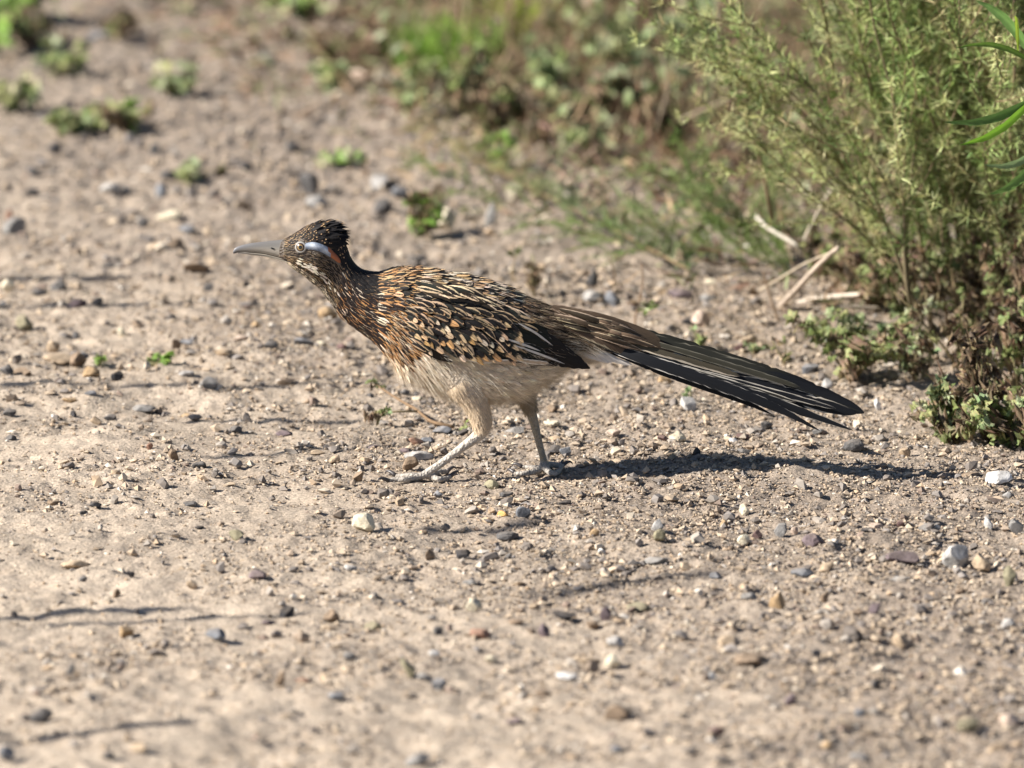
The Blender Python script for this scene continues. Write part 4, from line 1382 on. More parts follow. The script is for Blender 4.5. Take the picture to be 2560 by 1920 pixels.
PX, PY = proj(co)
colr = np.tile(np.array([[0.62, 0.52, 0.41]]), (nv, 1))
top = (PY < 690 + (PX - 700) * 0.28) & (PY < 880)
colr[top] = (0.06, 0.045, 0.035)
br = (PX < 1010) & (PY > 640 + (PX - 700) * 0.1) & (PY < 900)
colr[br] = (0.16, 0.10, 0.06)
z_ = co[:, 2]
leg = z_ < B(1200, 1078).z
colr[leg] = (0.52, 0.46, 0.38)
sh = leg & (co[:, 1] < 0) & (z_ > 0.006)
colr[sh] = (0.56, 0.52, 0.47)
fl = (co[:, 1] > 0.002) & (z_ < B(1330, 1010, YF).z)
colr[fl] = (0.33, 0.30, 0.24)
ft = z_ < 0.0105
colr[ft] = (0.42, 0.39, 0.355)
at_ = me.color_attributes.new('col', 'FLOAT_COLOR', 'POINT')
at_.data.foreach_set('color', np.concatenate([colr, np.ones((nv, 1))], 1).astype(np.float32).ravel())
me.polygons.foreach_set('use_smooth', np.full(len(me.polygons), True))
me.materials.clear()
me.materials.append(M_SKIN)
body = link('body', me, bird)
bvh = BVHTree.FromPolygons([Vector(v) for v in co], [tuple(p.vertices) for p in me.polygons])


def surf(px, py, far=False):
    """the point of the body that shows at px, py, on the near flank"""
    o = CAM
    h, n, _, _ = bvh.ray_cast(o, ray(px, py).normalized())
    if h is None:
        return B(px, py, -0.004), Vector((0, -1, 0))
    return h, n


# claws
def claw(base, d, L, r):
    """a curved black claw"""
    d = Vector(d); d.z = 0; d.normalize()
    pts = []; rad = []
    for k in range(7):
        t = k / 6
        pts.append(base + d * (L * math.sin(t * 1.45)) + Vector((0, 0, L * (0.42 * math.sin(t * 2.6) - 0.25 * t))))
        rad.append(r * (1 - t) ** 0.8 + 0.00012)
    m = MB()
    m.tube(pts, rad, 7, (0.045, 0.04, 0.045))
    link('claw', m.mesh('claw', M_HORN), bird)


for t, L in zip(near_toes + far_toes, (0.012, 0.012, 0.0115, 0.011, 0.010, 0.010, 0.011, 0.010)):
    d = t[-1] - t[-2]
    claw(t[-1] - d * 0.25, d, L, 5.6 * MM)


# beak
def lofted(st, n, nr, colf, p=2.0):
    S_ = crom(np.array(st, float), n)
    vs, cs, fs = [], [], []
    for i, r in enumerate(S_):
        T, Bt = B(r[0], r[1]), B(r[2], r[3])
        C_ = (T + Bt) / 2; hv = (T - Bt) / 2
        for k in range(nr):
            th = 2 * math.pi * k / nr
            c_, s_ = math.cos(th), math.sin(th)
            kk = 1.0 / (abs(c_) ** p + abs(s_) ** p) ** (1 / p)
            vs.append(C_ + hv * c_ * kk + Vector((0, -1, 0)) * (s_ * kk * r[4] * MM))
            cs.append(colf(i / (n - 1), c_))
    for i in range(n - 1):
        for k in range(nr):
            k2 = (k + 1) % nr
            fs.append((i * nr + k, i * nr + k2, (i + 1) * nr + k2, (i + 1) * nr + k))
    fs.append(tuple(range(nr))); fs.append(tuple((n - 1) * nr + k for k in range(nr - 1, -1, -1)))
    m = MB()
    m.add(vs, fs, cs)
    return m


def lerp(a, b, t): return tuple(a[i] * (1 - t) + b[i] * t for i in range(3))


def upc(t, c_):
    dark = lerp((0.17, 0.18, 0.21), (0.17, 0.165, 0.16), min(1, t * 1.3))
    low = lerp((0.035, 0.035, 0.04), (0.60, 0.55, 0.47), min(1, max(0, t - 0.15) * 1.6))
    return lerp(low, dark, max(0, min(1, c_ * 0.9 + 0.55)))


up = lofted([(583, 628, 583.5, 634, 1.2), (587, 621, 588, 633.5, 2.6), (597, 615.5, 598, 631, 4.2), (613, 611, 613, 630.5, 5.8), (634, 607, 634, 631, 7.5), (662, 604, 662, 634, 9.5),
             (690, 601, 690, 641, 12), (716, 598, 716, 648, 15)], 34, 16, upc)
link('upper_beak', up.mesh('upper_beak', M_HORN), bird)
lo = lofted([(596, 631.5, 596, 633.5, 2), (612, 631, 612, 635, 4), (634, 631.8, 634, 638, 6), (662, 634.5, 662, 641.5, 8.5), (690, 641, 690, 648, 11), (716, 648, 718, 657, 14)], 26, 12,
            lambda t, c_: lerp((0.16, 0.15, 0.15), (0.50, 0.45, 0.37), min(1, t * 1.6)))
link('lower_beak', lo.mesh('lower_beak', M_HORN), bird)
m = MB()
h0, n0 = B(676, 620, -0.0040), Vector((0, -1, 0))
m.tube([B(675, 619, -0.0035), B(680, 621, -0.0039), B(686, 622.5, -0.0040)], [0.0005, 0.0008, 0.0005], 6, (0.02, 0.02, 0.02))
m.tube([B(598, 630.5, -0.0016), B(634, 631.5, -0.0028), B(662, 634.5, -0.0036), B(690, 641, -0.0046), B(714, 647.5, -0.0060), B(738, 653, -0.0095)], [0.0003, .0004, .00045, .0005, .00045, .0003], 5, (0.03, 0.025, 0.02))
link('nostril', m.mesh('nostril', M_HORN), bird)


# eye
def disc_dome(center, n, rings, colf, name, mat):
    """a round dome from rings of (radius, height)"""
    n = n.normalized()
    a = n.cross(Vector((0, 0, 1))).normalized(); b = n.cross(a)
    vs, cs, fs = [], [], []
    K = 28
    for j, (r, h) in enumerate(rings):
        for k in range(K):
            th = 2 * math.pi * k / K
            vs.append(center + (a * math.cos(th) + b * math.sin(th)) * r + n * h)
            cs.append(colf(r))
    for j in range(len(rings) - 1):
        for k in range(K):
            k2 = (k + 1) % K
            fs.append((j * K + k, j * K + k2, (j + 1) * K + k2, (j + 1) * K + k))
    m = MB()
    m.add(vs, fs, cs)
    return m


def eye_col(r):
    q = r / MM
    if q < 4.9: return (0.003, 0.003, 0.004)
    if q < 6.6: return (0.36, 0.25, 0.10)
    if q < 9.4: return (0.07, 0.035, 0.018)
    return (0.02, 0.015, 0.012)


en = (Vector((-0.22, -1, 0.12))).normalized()
for side in (1, -1):
    hp, _ = surf(752, 618)
    c0 = Vector((hp.x, hp.y, hp.z)) + Vector((0, -0.0002, 0))
    nn = Vector(en)
    if side < 0: c0.y *= -1; nn.y *= -1
    rr = [0.15, 1.5, 3, 4.3, 4.59, 4.61, 5.4, 6.29, 6.31, 7.5, 8.9, 9.1, 10.5, 11.5]
    ey = disc_dome(c0, nn, [(r * MM, math.sqrt(max(0, 13.0 ** 2 - r * r)) * MM * 0.75 - 0.0011) for r in rr], eye_col, 'eye', M_EYE)
    link('eye', ey.mesh('eye', M_EYE), bird)
    lid = disc_dome(c0, nn, [(10.2 * MM, 2.9 * MM), (11.4 * MM, 3.4 * MM), (13.2 * MM, 2.6 * MM), (15.2 * MM, 1.2 * MM), (16.5 * MM, -2.5 * MM)],
                    lambda r: (0.045, 0.04, 0.04) if r < 11 * MM else ((0.34, 0.33, 0.31) if r < 13.5 * MM else (0.12, 0.10, 0.08)), 'eye_ring', M_PATCH)
    link('eyelid', lid.mesh('eyelid', M_PATCH), bird)
    # bare skin behind the eye: pale blue, then orange-red
    for nm, pts, colf in (('blue_skin', [(764, 609, 622), (776, 605.5, 624), (786, 605.5, 625), (797, 608, 628), (808, 612, 633), (819, 618, 639), (826, 623, 643)],
                           lambda t, v: lerp((0.13, 0.17, 0.25), (0.60, 0.66, 0.74), max(0, min(1, (1.15 - 2.0 * abs(v - .42)) * (0.62 + 0.38 * math.sin(13 * t + 4.4)) + random.uniform(-.12, .12))))),
                          ('orange_skin', [(819, 617, 637), (826, 622, 643), (834, 630, 648), (843, 639, 655), (850, 648, 658)],
                           lambda t, v: lerp((0.36, 0.12, 0.05), (0.28, 0.085, 0.035), t))):
        A_ = crom(np.array(pts, float), 22)
        vs, cs, fs = [], [], []
        K = 9
        for i, (x_, y0_, y1_) in enumerate(A_):
            for k in range(K):
                v_ = k / (K - 1)
                p, n = surf(x_, y0_ * (1 - v_) + y1_ * v_)
                e_ = min(v_, 1 - v_) * 2
                q = p + n * (0.0006 + 0.0012 * math.sin(e_ * math.pi / 2))
                if side < 0: q = Vector((q.x, -q.y, q.z))
                vs.append(q); cs.append(colf(i / 21, v_))
        for i in range(21):
            for k in range(K - 1):
                fs.append((i * K + k, (i + 1) * K + k, (i + 1) * K + k + 1, i * K + k + 1))
        m = MB(); m.add(vs, fs, cs)
        link(nm, m.mesh(nm, M_PATCH), bird)

# ---- feathers
PROF = {'round': [(0, .28), (.18, .62), (.42, .95), (.66, 1.0), (.85, .78), (1.0, .25)],
        'point': [(0, .30), (.22, .75), (.45, 1.0), (.68, .82), (.87, .42), (1.0, .04)],
        'taper': [(0, .3), (.1, .7), (.3, 1.0), (.55, .95), (.72, .75), (.86, .45), (.94, .22), (1.0, .03)],
        'long': [(0, .22), (.08, .45), (.2, .72), (.4, .92), (.6, 1.0), (.75, .97), (.87, .8), (.95, .5), (1.0, .1)]}


class FB:
    def __init__(s): s.v, s.f, s.uv, s.b, s.e, s.t, s.p = [], [], [], [], [], [], []

    def feather(s, root, d, n, L, W, base, edge, tip, ew=0.3, ts=2.0, prof='round', lift=0.18, curl=0.0, bend=0.0, camber=0.25, cols=5):
        d = d.normalized()
        side = d.cross(n).normalized()
        n = side.cross(d).normalized()
        pr = PROF[prof]
        k0 = len(s.v)
        sd_ = random.random()
        for (t, w) in pr:
            a = lift * t - curl * t * t
            c_ = root + d * (L * t) + n * (L * a) + side * (bend * L * t * t)
            for j in range(cols):
                u_ = j / (cols - 1) * 2 - 1
                s.v.append(tuple(c_ + side * (u_ * W * 0.5 * w) - n * (camber * W * 0.5 * w * u_ * u_)))
                s.uv.append((u_ * 0.5 + 0.5, t))
        m = len(pr)
        for i in range(m - 1):
            for j in range(cols - 1):
                a = k0 + i * cols + j
                s.f.append((a, a + 1, a + cols + 1, a + cols))
        N = m * cols
        s.b += [base] * N; s.e += [edge] * N; s.t += [tip] * N; s.p += [(ew, ts, sd_)] * N

    def path(s, pts, W, base, edge, tip, ew, ts, wdir, prof='long', cols=5, camber=0.15, steps=16):
        """a long feather along a curve, blade spread along wdir"""
        A_ = crom(np.array([tuple(p) for p in pts]), steps)
        pr = np.array(PROF[prof])
        k0 = len(s.v)
        sd_ = random.random()
        for i in range(steps):
            t = i / (steps - 1)
            w = np.interp(t, pr[:, 0], pr[:, 1])
            c_ = Vector(A_[i])
            tg = Vector(A_[min(i + 1, steps - 1)] - A_[max(i - 1, 0)]).normalized()
            side = (wdir - tg * wdir.dot(tg)).normalized()
            n = side.cross(tg)
            if n.y > 0: n = -n
            for j in range(cols):
                u_ = j / (cols - 1) * 2 - 1
                jag = 1 + ((random.uniform(-0.05, 0.02) if random.random() < 0.93 else random.uniform(-.22, -.08)) if abs(u_) > 0.9 else 0)
                s.v.append(tuple(c_ + side * (u_ * W * 0.5 * w * jag) - n * (camber * W * 0.5 * w * u_ * u_)))
                s.uv.append((u_ * 0.5 + 0.5, t))
        for i in range(steps - 1):
            for j in range(cols - 1):
                a = k0 + i * cols + j
                s.f.append((a, a + 1, a + cols + 1, a + cols))
        N = steps * cols
        s.b += [base] * N; s.e += [edge] * N; s.t += [tip] * N; s.p += [(ew, ts, sd_)] * N

    def mesh(s, name):
        return np_mesh(name, s.v, s.f, M_PLUME, {'cbase': s.b, 'cedge': s.e, 'ctip': s.t, 'prm': s.p}, smooth=True, uv=s.uv)


BLACK = (0.012, 0.011, 0.012)
DKBR = (0.022, 0.017, 0.013)
TAWNY = (0.44, 0.235, 0.10)
BUFF = (0.54, 0.36, 0.20)
PALE = (0.62, 0.52, 0.40)
WHITE = (0.78, 0.74, 0.68)


def jit(c_, a=0.18):
    k = random.uniform(1 - a, 1 + a)
    return tuple(min(0.85, x * k * random.uniform(0.95, 1.05)) for x in c_)


def scale_of(s_):   # distance between stations in pixels
    q = int(min(24, s_)); a, b = BODY[q], BODY[q + 1]
    return (math.hypot(b[0] - a[0], b[1] - a[1]) + math.hypot(b[2] - a[2], b[3] - a[3])) / 2


plume = FB()
s_ = 0.6
rows_ = []
while s_ < 23.5:
    gap = 5.2 if s_ < 7 else (7.5 if s_ < 12 else 10.5)
    rows_.append((s_, gap))
    s_ += gap / scale_of(s_)
for ri, (s_, gap) in enumerate(rows_):
    r = BS[int(s_ / 25 * (NS - 1))]
    hh = math.hypot(r[0] - r[2], r[1] - r[3]) / 2
    per = 2 * math.pi * math.sqrt((hh * hh + r[4] ** 2) / 2)
    wgap = 4.6 if s_ < 7 else (7.0 if s_ < 12 else 10.0)
    K = int(per / wgap)
    for k in range(K):
        th = 2 * math.pi * (k + 0.5 * (ri % 2)) / K + random.uniform(-0.4, 0.4) * 2 * math.pi / K
        if th > math.pi: th -= 2 * math.pi
        tt = abs(th) / math.pi
        ss = min(24.2, max(0.4, s_ + random.uniform(-0.35, 0.35) * gap / scale_of(s_)))
        p, d, n = body_frame(ss, th)
        px_, py_ = (float(q[0]) for q in proj(np.array([tuple(p)])))
        prof = 'round'; lift = 0.20; curl = 0.12; ts = 2.0; tip = BUFF
        sz = 1.0
        # keep the face skin and eye open
        if math.hypot(px_ - 752, py_ - 618) < 19 and th != 0: continue
        if 762 < px_ < 850:
            yc = np.interp(px_, [762, 776, 800, 826, 850], [616, 616, 619, 634, 655])
            hw_ = np.interp(px_, [762, 776, 800, 826, 850], [10, 13, 12, 13, 6])
            if abs(py_ - yc) < hw_ + 1: continue
        if s_ < 8.2:          # head
            L, W = 15, 5.5
            if tt < 0.36:     # crown
                k2 = min(1, max(0, (s_ - 2.0) / 3.0))
                base = BLACK; edge = jit(BUFF if k2 < 0.4 else (0.12, 0.08, 0.05)); ew = 0.35 * (1 - k2) + 0.05
                tip = jit((0.50, 0.33, 0.19)); ts = 0.80 if random.random() < 0.75 - 0.45 * k2 else 2.0
                L = 13 + 8 * k2; lift = 0.12 + 0.12 * k2 * (1 - tt * 2)
            elif tt < 0.60:   # cheek
                base = (0.05, 0.038, 0.028); edge = jit((0.36, 0.27, 0.18), 0.3); ew = 0.42; L = 12; W = 3.6; prof = 'point'; lift = 0.14
                if s_ > 5.8: base = BLACK; ew = 0.25
                if random.random() < 0.45: base = BLACK; edge = jit((0.30, 0.22, 0.14), .3); ew = .35
            elif tt < 0.76:   # pale streak from the gape
                base = jit((0.66, 0.60, 0.50), .1); edge = jit((0.55, 0.47, 0.36)); ew = 0.3; L = 14; W = 4; prof = 'point'; lift = 0.16
                if tt > 0.70 or s_ < 2.2 or random.random() < 0.10 + 0.20 * max(0, s_ - 4.2) + (0.5 if tt < .625 else 0): base = DKBR; edge = jit(BUFF); ew = 0.38
            else:             # throat
                base = DKBR if random.random() < 0.5 + 0.05 * s_ else jit((0.5, 0.42, 0.31)); edge = jit((0.58, 0.50, 0.39)); ew = 0.42; L = 12; W = 4.5; prof = 'point'
        elif s_ < 12.0:       # neck
            L, W = 27, 10.5
            prof = 'point'
            if tt < 0.36:
                base = BLACK; edge = jit((0.36, 0.24, 0.14)); ew = 0.30 if random.random() < 0.75 else 0.05
            else:
                base = (0.014, 0.010, 0.010); edge = jit(TAWNY if random.random() < 0.7 else PALE); ew = random.uniform(.25, .75); ts = 2.0
                if tt > 0.7: ew = 0.50
            lift = 0.14
        else:
            L, W = 42, 15
            prof = random.choice(['round', 'point', 'point'])
            low = np.interp(s_, [12, 14, 15.5, 18, 24], [1.1, 0.98, 0.62, 0.52, 0.52])
            if tt > low + random.uniform(-0.04, 0.04): continue     # belly is down
            if s_ < 15.8 and tt > 0.34:
                L, W = 34, 12; prof = 'point'
                base = (0.018, 0.012, 0.011); edge = jit(TAWNY if random.random() < 0.7 else PALE); ew = random.uniform(0.35, 0.9)
            elif s_ > 20.5:
                L, W = 40, 12; prof = 'point'
                base = jit((0.085, 0.06, 0.042), .3); edge = jit((0.34, 0.25, 0.17), .3); ew = 0.45
            else:
                base = random.choice([BLACK, DKBR, (0.020, 0.022, 0.019), (0.055, 0.04, 0.028)])
                edge = jit(BUFF if random.random() < 0.5 else PALE, .3); ew = random.uniform(0.35, 0.95)
                if s_ < 14.5: L, W = 30, 11; edge = jit(TAWNY if random.random() < 0.35 else BUFF)
                if tt > 0.30 and s_ > 14.5: ts = 0.82; tip = jit(random.choice([BUFF, PALE]))
        d2 = d + n * 0 + Vector((0, random.uniform(-.06, .06), random.uniform(-.08, .08)))
        L *= random.uniform(0.85, 1.2); W *= random.uniform(0.85, 1.2)
        plume.feather(p + n * 0.0003, d2, n, L * MM, W * MM, base, edge, tip, ew, ts, prof, lift, curl, random.uniform(-.08, .08), 0.3, 5 if L > 20 else 3)
belly = FB()
for i in range(1500):      # loose soft feathers over the belly
    ss = random.uniform(13.2, 23.8)
    th = random.choice((-1, 1)) * math.pi * random.uniform(0.46, 1.0)
    if abs(th) / math.pi < np.interp(ss, [13, 15, 16, 24], [.9, .72, .54, .48]): continue
    p, d, n = body_frame(ss, th)
    cc_ = jit(random.choice([(0.80, 0.69, 0.54), (0.76, 0.64, 0.49), (0.83, 0.74, 0.61)]), .1)
    belly.feather(p + n * 0.0008, d + Vector((random.gauss(0, .12), random.gauss(0, .1), random.gauss(0, .10) - .08)), n, random.uniform(20, 34) * MM, random.uniform(9, 15) * MM, cc_, tuple(min(.85, x * 1.1) for x in cc_), cc_, .5, 2.0, 'point', 0.10, 0.06, random.uniform(-.15, .15), 0.4, 5)
tag(link('belly_feathers', belly.mesh('belly_feathers'), bird), 'loose cream feathers over the belly', kind='stuff')
tag(link('body_feathers', plume.mesh('body_feathers'), bird), 'small dark feathers with tawny and buff edges', kind='stuff')

# crest: longer black feathers raised at the back of the crown
cr = FB()
for i in range(300):
    q = random.random()
    ss = 2.8 + 4.0 * q
    th = random.gauss(0, 0.42)
    p, d, n = body_frame(ss, th)
    d2 = d * 1.0 + Vector((0.55, 0, 0.25 + 0.30 * math.sin(q * 3))) * (0.3 + 0.5 * q) + n * random.uniform(.0, .24) + Vector((random.gauss(0, .07), random.gauss(0, .07), random.gauss(0, .07)))
    L = random.uniform(22, 46) * (0.72 + 0.45 * math.sin(q * math.pi))
    tip = jit((0.50, 0.32, 0.17)); ts = 0.8 if (random.random() < 0.35 * (1 - q)) else 2.0
    cr.feather(p - n * 0.0006, d2, n, L * MM, random.uniform(6, 9) * MM, BLACK, (0.03, 0.024, 0.03), tip, 0.1, ts, 'point', 0.12, 0.20, random.uniform(-.1, .1), 0.4, 3)
tag(link('crest', cr.mesh('crest'), bird), 'black shaggy crest with a few tawny spots', kind='stuff')


# down: belly, flanks, shins, rump and lower breast
class SB:
    def __init__(s): s.v, s.f, s.c = [], [], []

    def strand(s, p, d, n, L, w, col, droop=0.0, k=4):
        d = d.normalized()
        side = d.cross(n)
        if side.length < 1e-4: return
        side.normalize()
        b = len(s.v)
        for i in range(k):
            t = i / (k - 1)
            c_ = p + d * (L * t) + n * (L * 0.12 * math.sin(t * 2)) + Vector((0, 0, -droop * L * t * t))
            ww = w * (1 - 0.85 * t)
            s.v += [tuple(c_ - side * ww), tuple(c_ + side * ww)]
        s.c += [col] * (2 * k)
        for i in range(k - 1):
            a = b + 2 * i
            s.f.append((a, a + 1, a + 3, a + 2))


dn = SB()
for i in range(30000):
    ss = random.uniform(12.6, 24.6)
    th = random.choice((-1, 1)) * math.pi * (1 - random.random() ** 1.3 * 0.62)
    tt = abs(th) / math.pi
    low = np.interp(ss, [12, 14, 15, 16, 18, 24], [1.2, 1.0, 0.72, 0.52, 0.44, 0.44])
    if tt < low: continue
    p, d, n = body_frame(ss, th)
    d2 = d + Vector((random.gauss(0, .14), random.gauss(0, .14), random.gauss(0, .14) - 0.25)) + n * 0.12
    # tufts share a colour and direction
    L = random.uniform(18, 42)
    if random.random() < .12: L *= 1.35; d2 = d2 + n * .22
    k2 = random.uniform(0.75, 1.15)
    cb_ = (0.83, 0.75, 0.63)
    if tt < 0.62 and ss > 16: cb_ = (0.76, 0.67, 0.54)
    if ss < 15: cb_ = (0.82, 0.72, 0.58)
    if random.random() < 0.15: cb_ = (0.84, 0.79, 0.70)
    if random.random() < 0.05: cb_ = (0.30, 0.22, 0.15)
    dn.strand(p, d2, n, L * MM, random.uniform(0.35, 0.8) * MM, tuple(x * k2 for x in cb_), random.uniform(0, 0.3))
# orange tinge on the lower breast
for i in range(1500):
    ss = random.uniform(13.2, 15.8)
    th = random.choice((-1, 1)) * math.pi * random.uniform(0.45, 1.0)
    p, d, n = body_frame(ss, th)
    d2 = d + Vector((random.gauss(0, .1), random.gauss(0, .1), random.gauss(0, .1))) + n * 0.14
    dn.strand(p, d2, n, random.uniform(20, 36) * MM, random.uniform(0.5, 1.0) * MM, jit(random.choice([(0.56, 0.30, 0.13), (0.66, 0.46, 0.28), (0.72, 0.62, 0.48), (0.05, 0.035, 0.03)])), 0.1)
# rump and tail base: loose brown hair-like feathers
for i in range(5000):
    ss = random.uniform(20.0, 24.8)
    th = math.pi * random.uniform(-0.62, 0.62)
    p, d, n = body_frame(ss, th)
    d2 = d + Vector((random.gauss(0, .12), random.gauss(0, .12), random.gauss(0, .14) - 0.12)) + n * 0.12
    dn.strand(p + n * 0.0012, d2, n, random.uniform(24, 46) * MM, random.uniform(0.5, 1.0) * MM, jit(random.choice([(0.10, 0.07, 0.05), (0.28, 0.20, 0.13), (0.45, 0.36, 0.26), (0.03, 0.025, 0.02)])), 0.15)
# shins
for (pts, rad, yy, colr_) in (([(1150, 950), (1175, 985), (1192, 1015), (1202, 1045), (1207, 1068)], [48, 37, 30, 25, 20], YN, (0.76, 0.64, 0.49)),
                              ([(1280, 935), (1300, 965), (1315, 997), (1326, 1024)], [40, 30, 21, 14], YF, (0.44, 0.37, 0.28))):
    A_ = crom(np.array([(a, b, c_) for (a, b), c_ in zip(pts, rad)], float), 40)
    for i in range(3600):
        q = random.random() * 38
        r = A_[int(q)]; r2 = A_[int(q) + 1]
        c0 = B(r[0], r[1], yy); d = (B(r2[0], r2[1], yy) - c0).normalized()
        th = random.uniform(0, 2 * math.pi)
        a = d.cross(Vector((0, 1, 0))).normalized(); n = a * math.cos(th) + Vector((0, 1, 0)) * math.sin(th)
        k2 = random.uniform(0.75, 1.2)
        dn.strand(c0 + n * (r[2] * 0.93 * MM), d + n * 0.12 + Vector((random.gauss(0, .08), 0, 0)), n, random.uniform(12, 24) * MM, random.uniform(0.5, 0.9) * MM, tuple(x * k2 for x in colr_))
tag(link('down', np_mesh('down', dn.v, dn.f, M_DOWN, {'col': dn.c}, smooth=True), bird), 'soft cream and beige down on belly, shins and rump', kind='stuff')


# ---- wings: a dark shell and every flight and covert feather on it
def wing_off(px, py): return surf(px, py)


WD = Vector((0, -1, 0))
wsh = MB()
TOPW = [(1010, 748), (1060, 738), (1120, 742), (1180, 752), (1240, 770), (1300, 796), (1350, 828), (1400, 862), (1440, 890)]
BOTW = [(1030, 868), (1070, 884), (1120, 897), (1180, 897), (1240, 897), (1300, 899), (1350, 903), (1400, 908), (1442, 908)]
A_ = crom(np.array([a + b for a, b in zip(TOPW, BOTW)], float), 30)


def lay(px, py, off):
    """a point held off the flank by off metres, continued straight past the body"""
    h, n, _, _ = bvh.ray_cast(CAM, ray(px, py).normalized())
    yb = -0.5 * (0.9 * 116 * MM) + (px - 1250) * 0.00008
    y = h.y if h is not None else yb
    lim = np.interp(px, [1000, 1150, 1300, 1400, 1480], [-0.021, -0.031, -0.030, -0.024, -0.019])
    yy = min(y, 0.25 * y + 0.75 * lim) - off
    return at_y(px, py, yy)


K = 12
vs, fs = [], []
for i in range(30):
    for k in range(K):
        v_ = k / (K - 1)
        px_ = A_[i][0] * (1 - v_) + A_[i][2] * v_; py_ = A_[i][1] * (1 - v_) + A_[i][3] * v_
        vs.append(lay(px_, py_, 0.0008))
for i in range(29):
    for k in range(K - 1):
        fs.append((i * K + k, (i + 1) * K + k, (i + 1) * K + k + 1, i * K + k + 1))
wsh.add(vs, fs, (0.02, 0.017, 0.014))
wing = link('wing', wsh.mesh('wing', M_SKIN), bird)


def wfeather(name, pts, W, off, base, edge, tip, ew, ts, prof='long', cols=5, steps=12, dw=(0.35, 0, 1.0), camber=0.12):
    P3 = [lay(x, y, o) for (x, y), o in zip(pts, off)]
    fb = FB()
    fb.path(P3, W * MM, base, edge, tip, ew, ts, Vector(dw), prof, cols, camber, steps)
    o = link(name, fb.mesh(name), wing)
    return o


# primaries, the lowest layer: long, black, slim, with pale outer edges
prim = [((1262, 862), (1350, 893), (1403, 909)), ((1262, 850), (1352, 886), (1428, 914)), ((1255, 838), (1352, 876), (1452, 919)), ((1250, 826), (1352, 868), (1475, 921)),
        ((1255, 818), (1355, 860), (1462, 908)), ((1262, 808), (1352, 848), (1440, 893)), ((1268, 800), (1345, 836), (1415, 875))]
for i, pt in enumerate(prim):
    wfeather('primary_feather', pt, 30, (0.0035 + i * 0.00035, 0.0036 + i * 0.00035, 0.002 + i * 0.0003), BLACK, (0.40, 0.36, 0.31) if i in (0, 1) else (0.07, 0.06, 0.055), BLACK, 0.16 if i < 2 else 0.05, 2.0)
# secondaries: black with a greenish gloss and a thin white edge
sec = [((1180, 872), (1260, 892), (1330, 900)), ((1190, 852), (1275, 880), (1350, 898)), ((1195, 836), (1285, 862), (1365, 884)), ((1200, 818), (1290, 842), (1376, 868)),
       ((1200, 800), (1292, 824), (1380, 852)), ((1200, 784), (1290, 806), (1372, 836))]
for i, pt in enumerate(sec):
    wfeather('secondary_feather', pt, 30, (0.0062 + i * 0.0003, 0.0064 + i * 0.0003, 0.0052 + i * 0.0003), (0.012, 0.015, 0.013), (0.52, 0.42, 0.33) if i < 2 else (0.30, 0.28, 0.26), WHITE, 0.34 if i < 2 else 0.14, 2.0)
# pale fringe feathers along the lower edge
for i, (x0, y0, x1, y1) in enumerate([(1040, 868, 1132, 904), (1042, 862, 1122, 895), (1050, 858, 1112, 886), (1150, 893, 1245, 903), (1190, 893, 1290, 905), (1270, 892, 1372, 908)]):
    wfeather('edge_feather', ((x0, y0), ((x0 + x1) / 2, (y0 + y1) / 2 + 4), (x1, y1)), 12, (0.0075, 0.008, 0.007), DKBR if i < 3 else (0.5, 0.38, 0.27), (0.74, 0.68, 0.58), WHITE, 0.5, 2.0)
for pts_ in [((1296, 808), (1338, 832), (1382, 864)), ((1288, 864), (1350, 886), (1412, 910)), ((1262, 846), (1310, 862), (1352, 878))]:
    wfeather('quill_edge', pts_, 6, (0.0088, 0.0085, 0.0070), (0.55, 0.53, 0.50), (0.70, 0.68, 0.64), WHITE, 0.4, 2.0, 'point', 3, 10)
# coverts: black with a bright spot at the tip, laid like shingles
cov = []
for a in np.linspace(0, 1, 15):
    nb = int(np.interp(a, [0, .3, .7, 1], [9, 8, 7, 5]))
    for b in np.linspace(0, 1, nb):
        x0, y0 = 1012 + a * 262, 752 + a * 36
        x1, y1 = 1026 + a * 232, 858 + a * 28
        if a > 0.55: y1 -= (a - 0.55) * 40
        px_ = x0 * (1 - b) + x1 * b + random.uniform(-7, 7)
        py_ = y0 * (1 - b) + y1 * b + random.uniform(-6, 6)
        cov.append((px_, py_, a, b))
cov.sort(key=lambda c_: -c_[0] - 0.5 * c_[1])
for (px_, py_, a, b) in cov:
    ang = R(np.interp(b, [0, .5, 1], [20, 33, 36]) + random.uniform(-11, 11))
    L = np.interp(a, [0, .4, 1], [34, 50, 64]) * random.uniform(0.85, 1.2)
    W = np.interp(a, [0, .4, 1], [13, 16, 16]) * random.uniform(0.85, 1.15)
    off = 0.0080 + 0.0022 * (1 - a) + 0.0004 * random.random()
    ex_, ey_ = px_ + L * math.cos(ang), py_ + L * math.sin(ang)
    spot = b > 0.24 + random.uniform(-.1, .1) and random.random() < 0.62
    tipc = jit(random.choice([(0.58, 0.34, 0.15), (0.66, 0.46, 0.26), (0.68, 0.50, 0.32), (0.72, 0.60, 0.45)]), .15) if spot else jit(BUFF)
    edge = jit((0.28, 0.20, 0.13) if spot else (0.40, 0.29, 0.19), .3)
    wfeather('covert_feather', ((px_, py_), (px_ + L * .5 * math.cos(ang * .8), py_ + L * .5 * math.sin(ang * .8)), (ex_, ey_)), W, (off - 0.0012, off, off + 0.0006),
             BLACK if random.random() < 0.7 else (0.018, 0.020, 0.018), edge, tipc, 0.12 if spot else random.uniform(.4, .9), np.interp(a, [0, 1], [0.50, 0.62]) + random.uniform(-.10, .14) if spot else (0.85 if random.random() < .5 else 2.0),
             random.choice(['point', 'point', 'round']), 5, 9, (0.30 + 0.2 * b, 0, 1.0), 0.3)
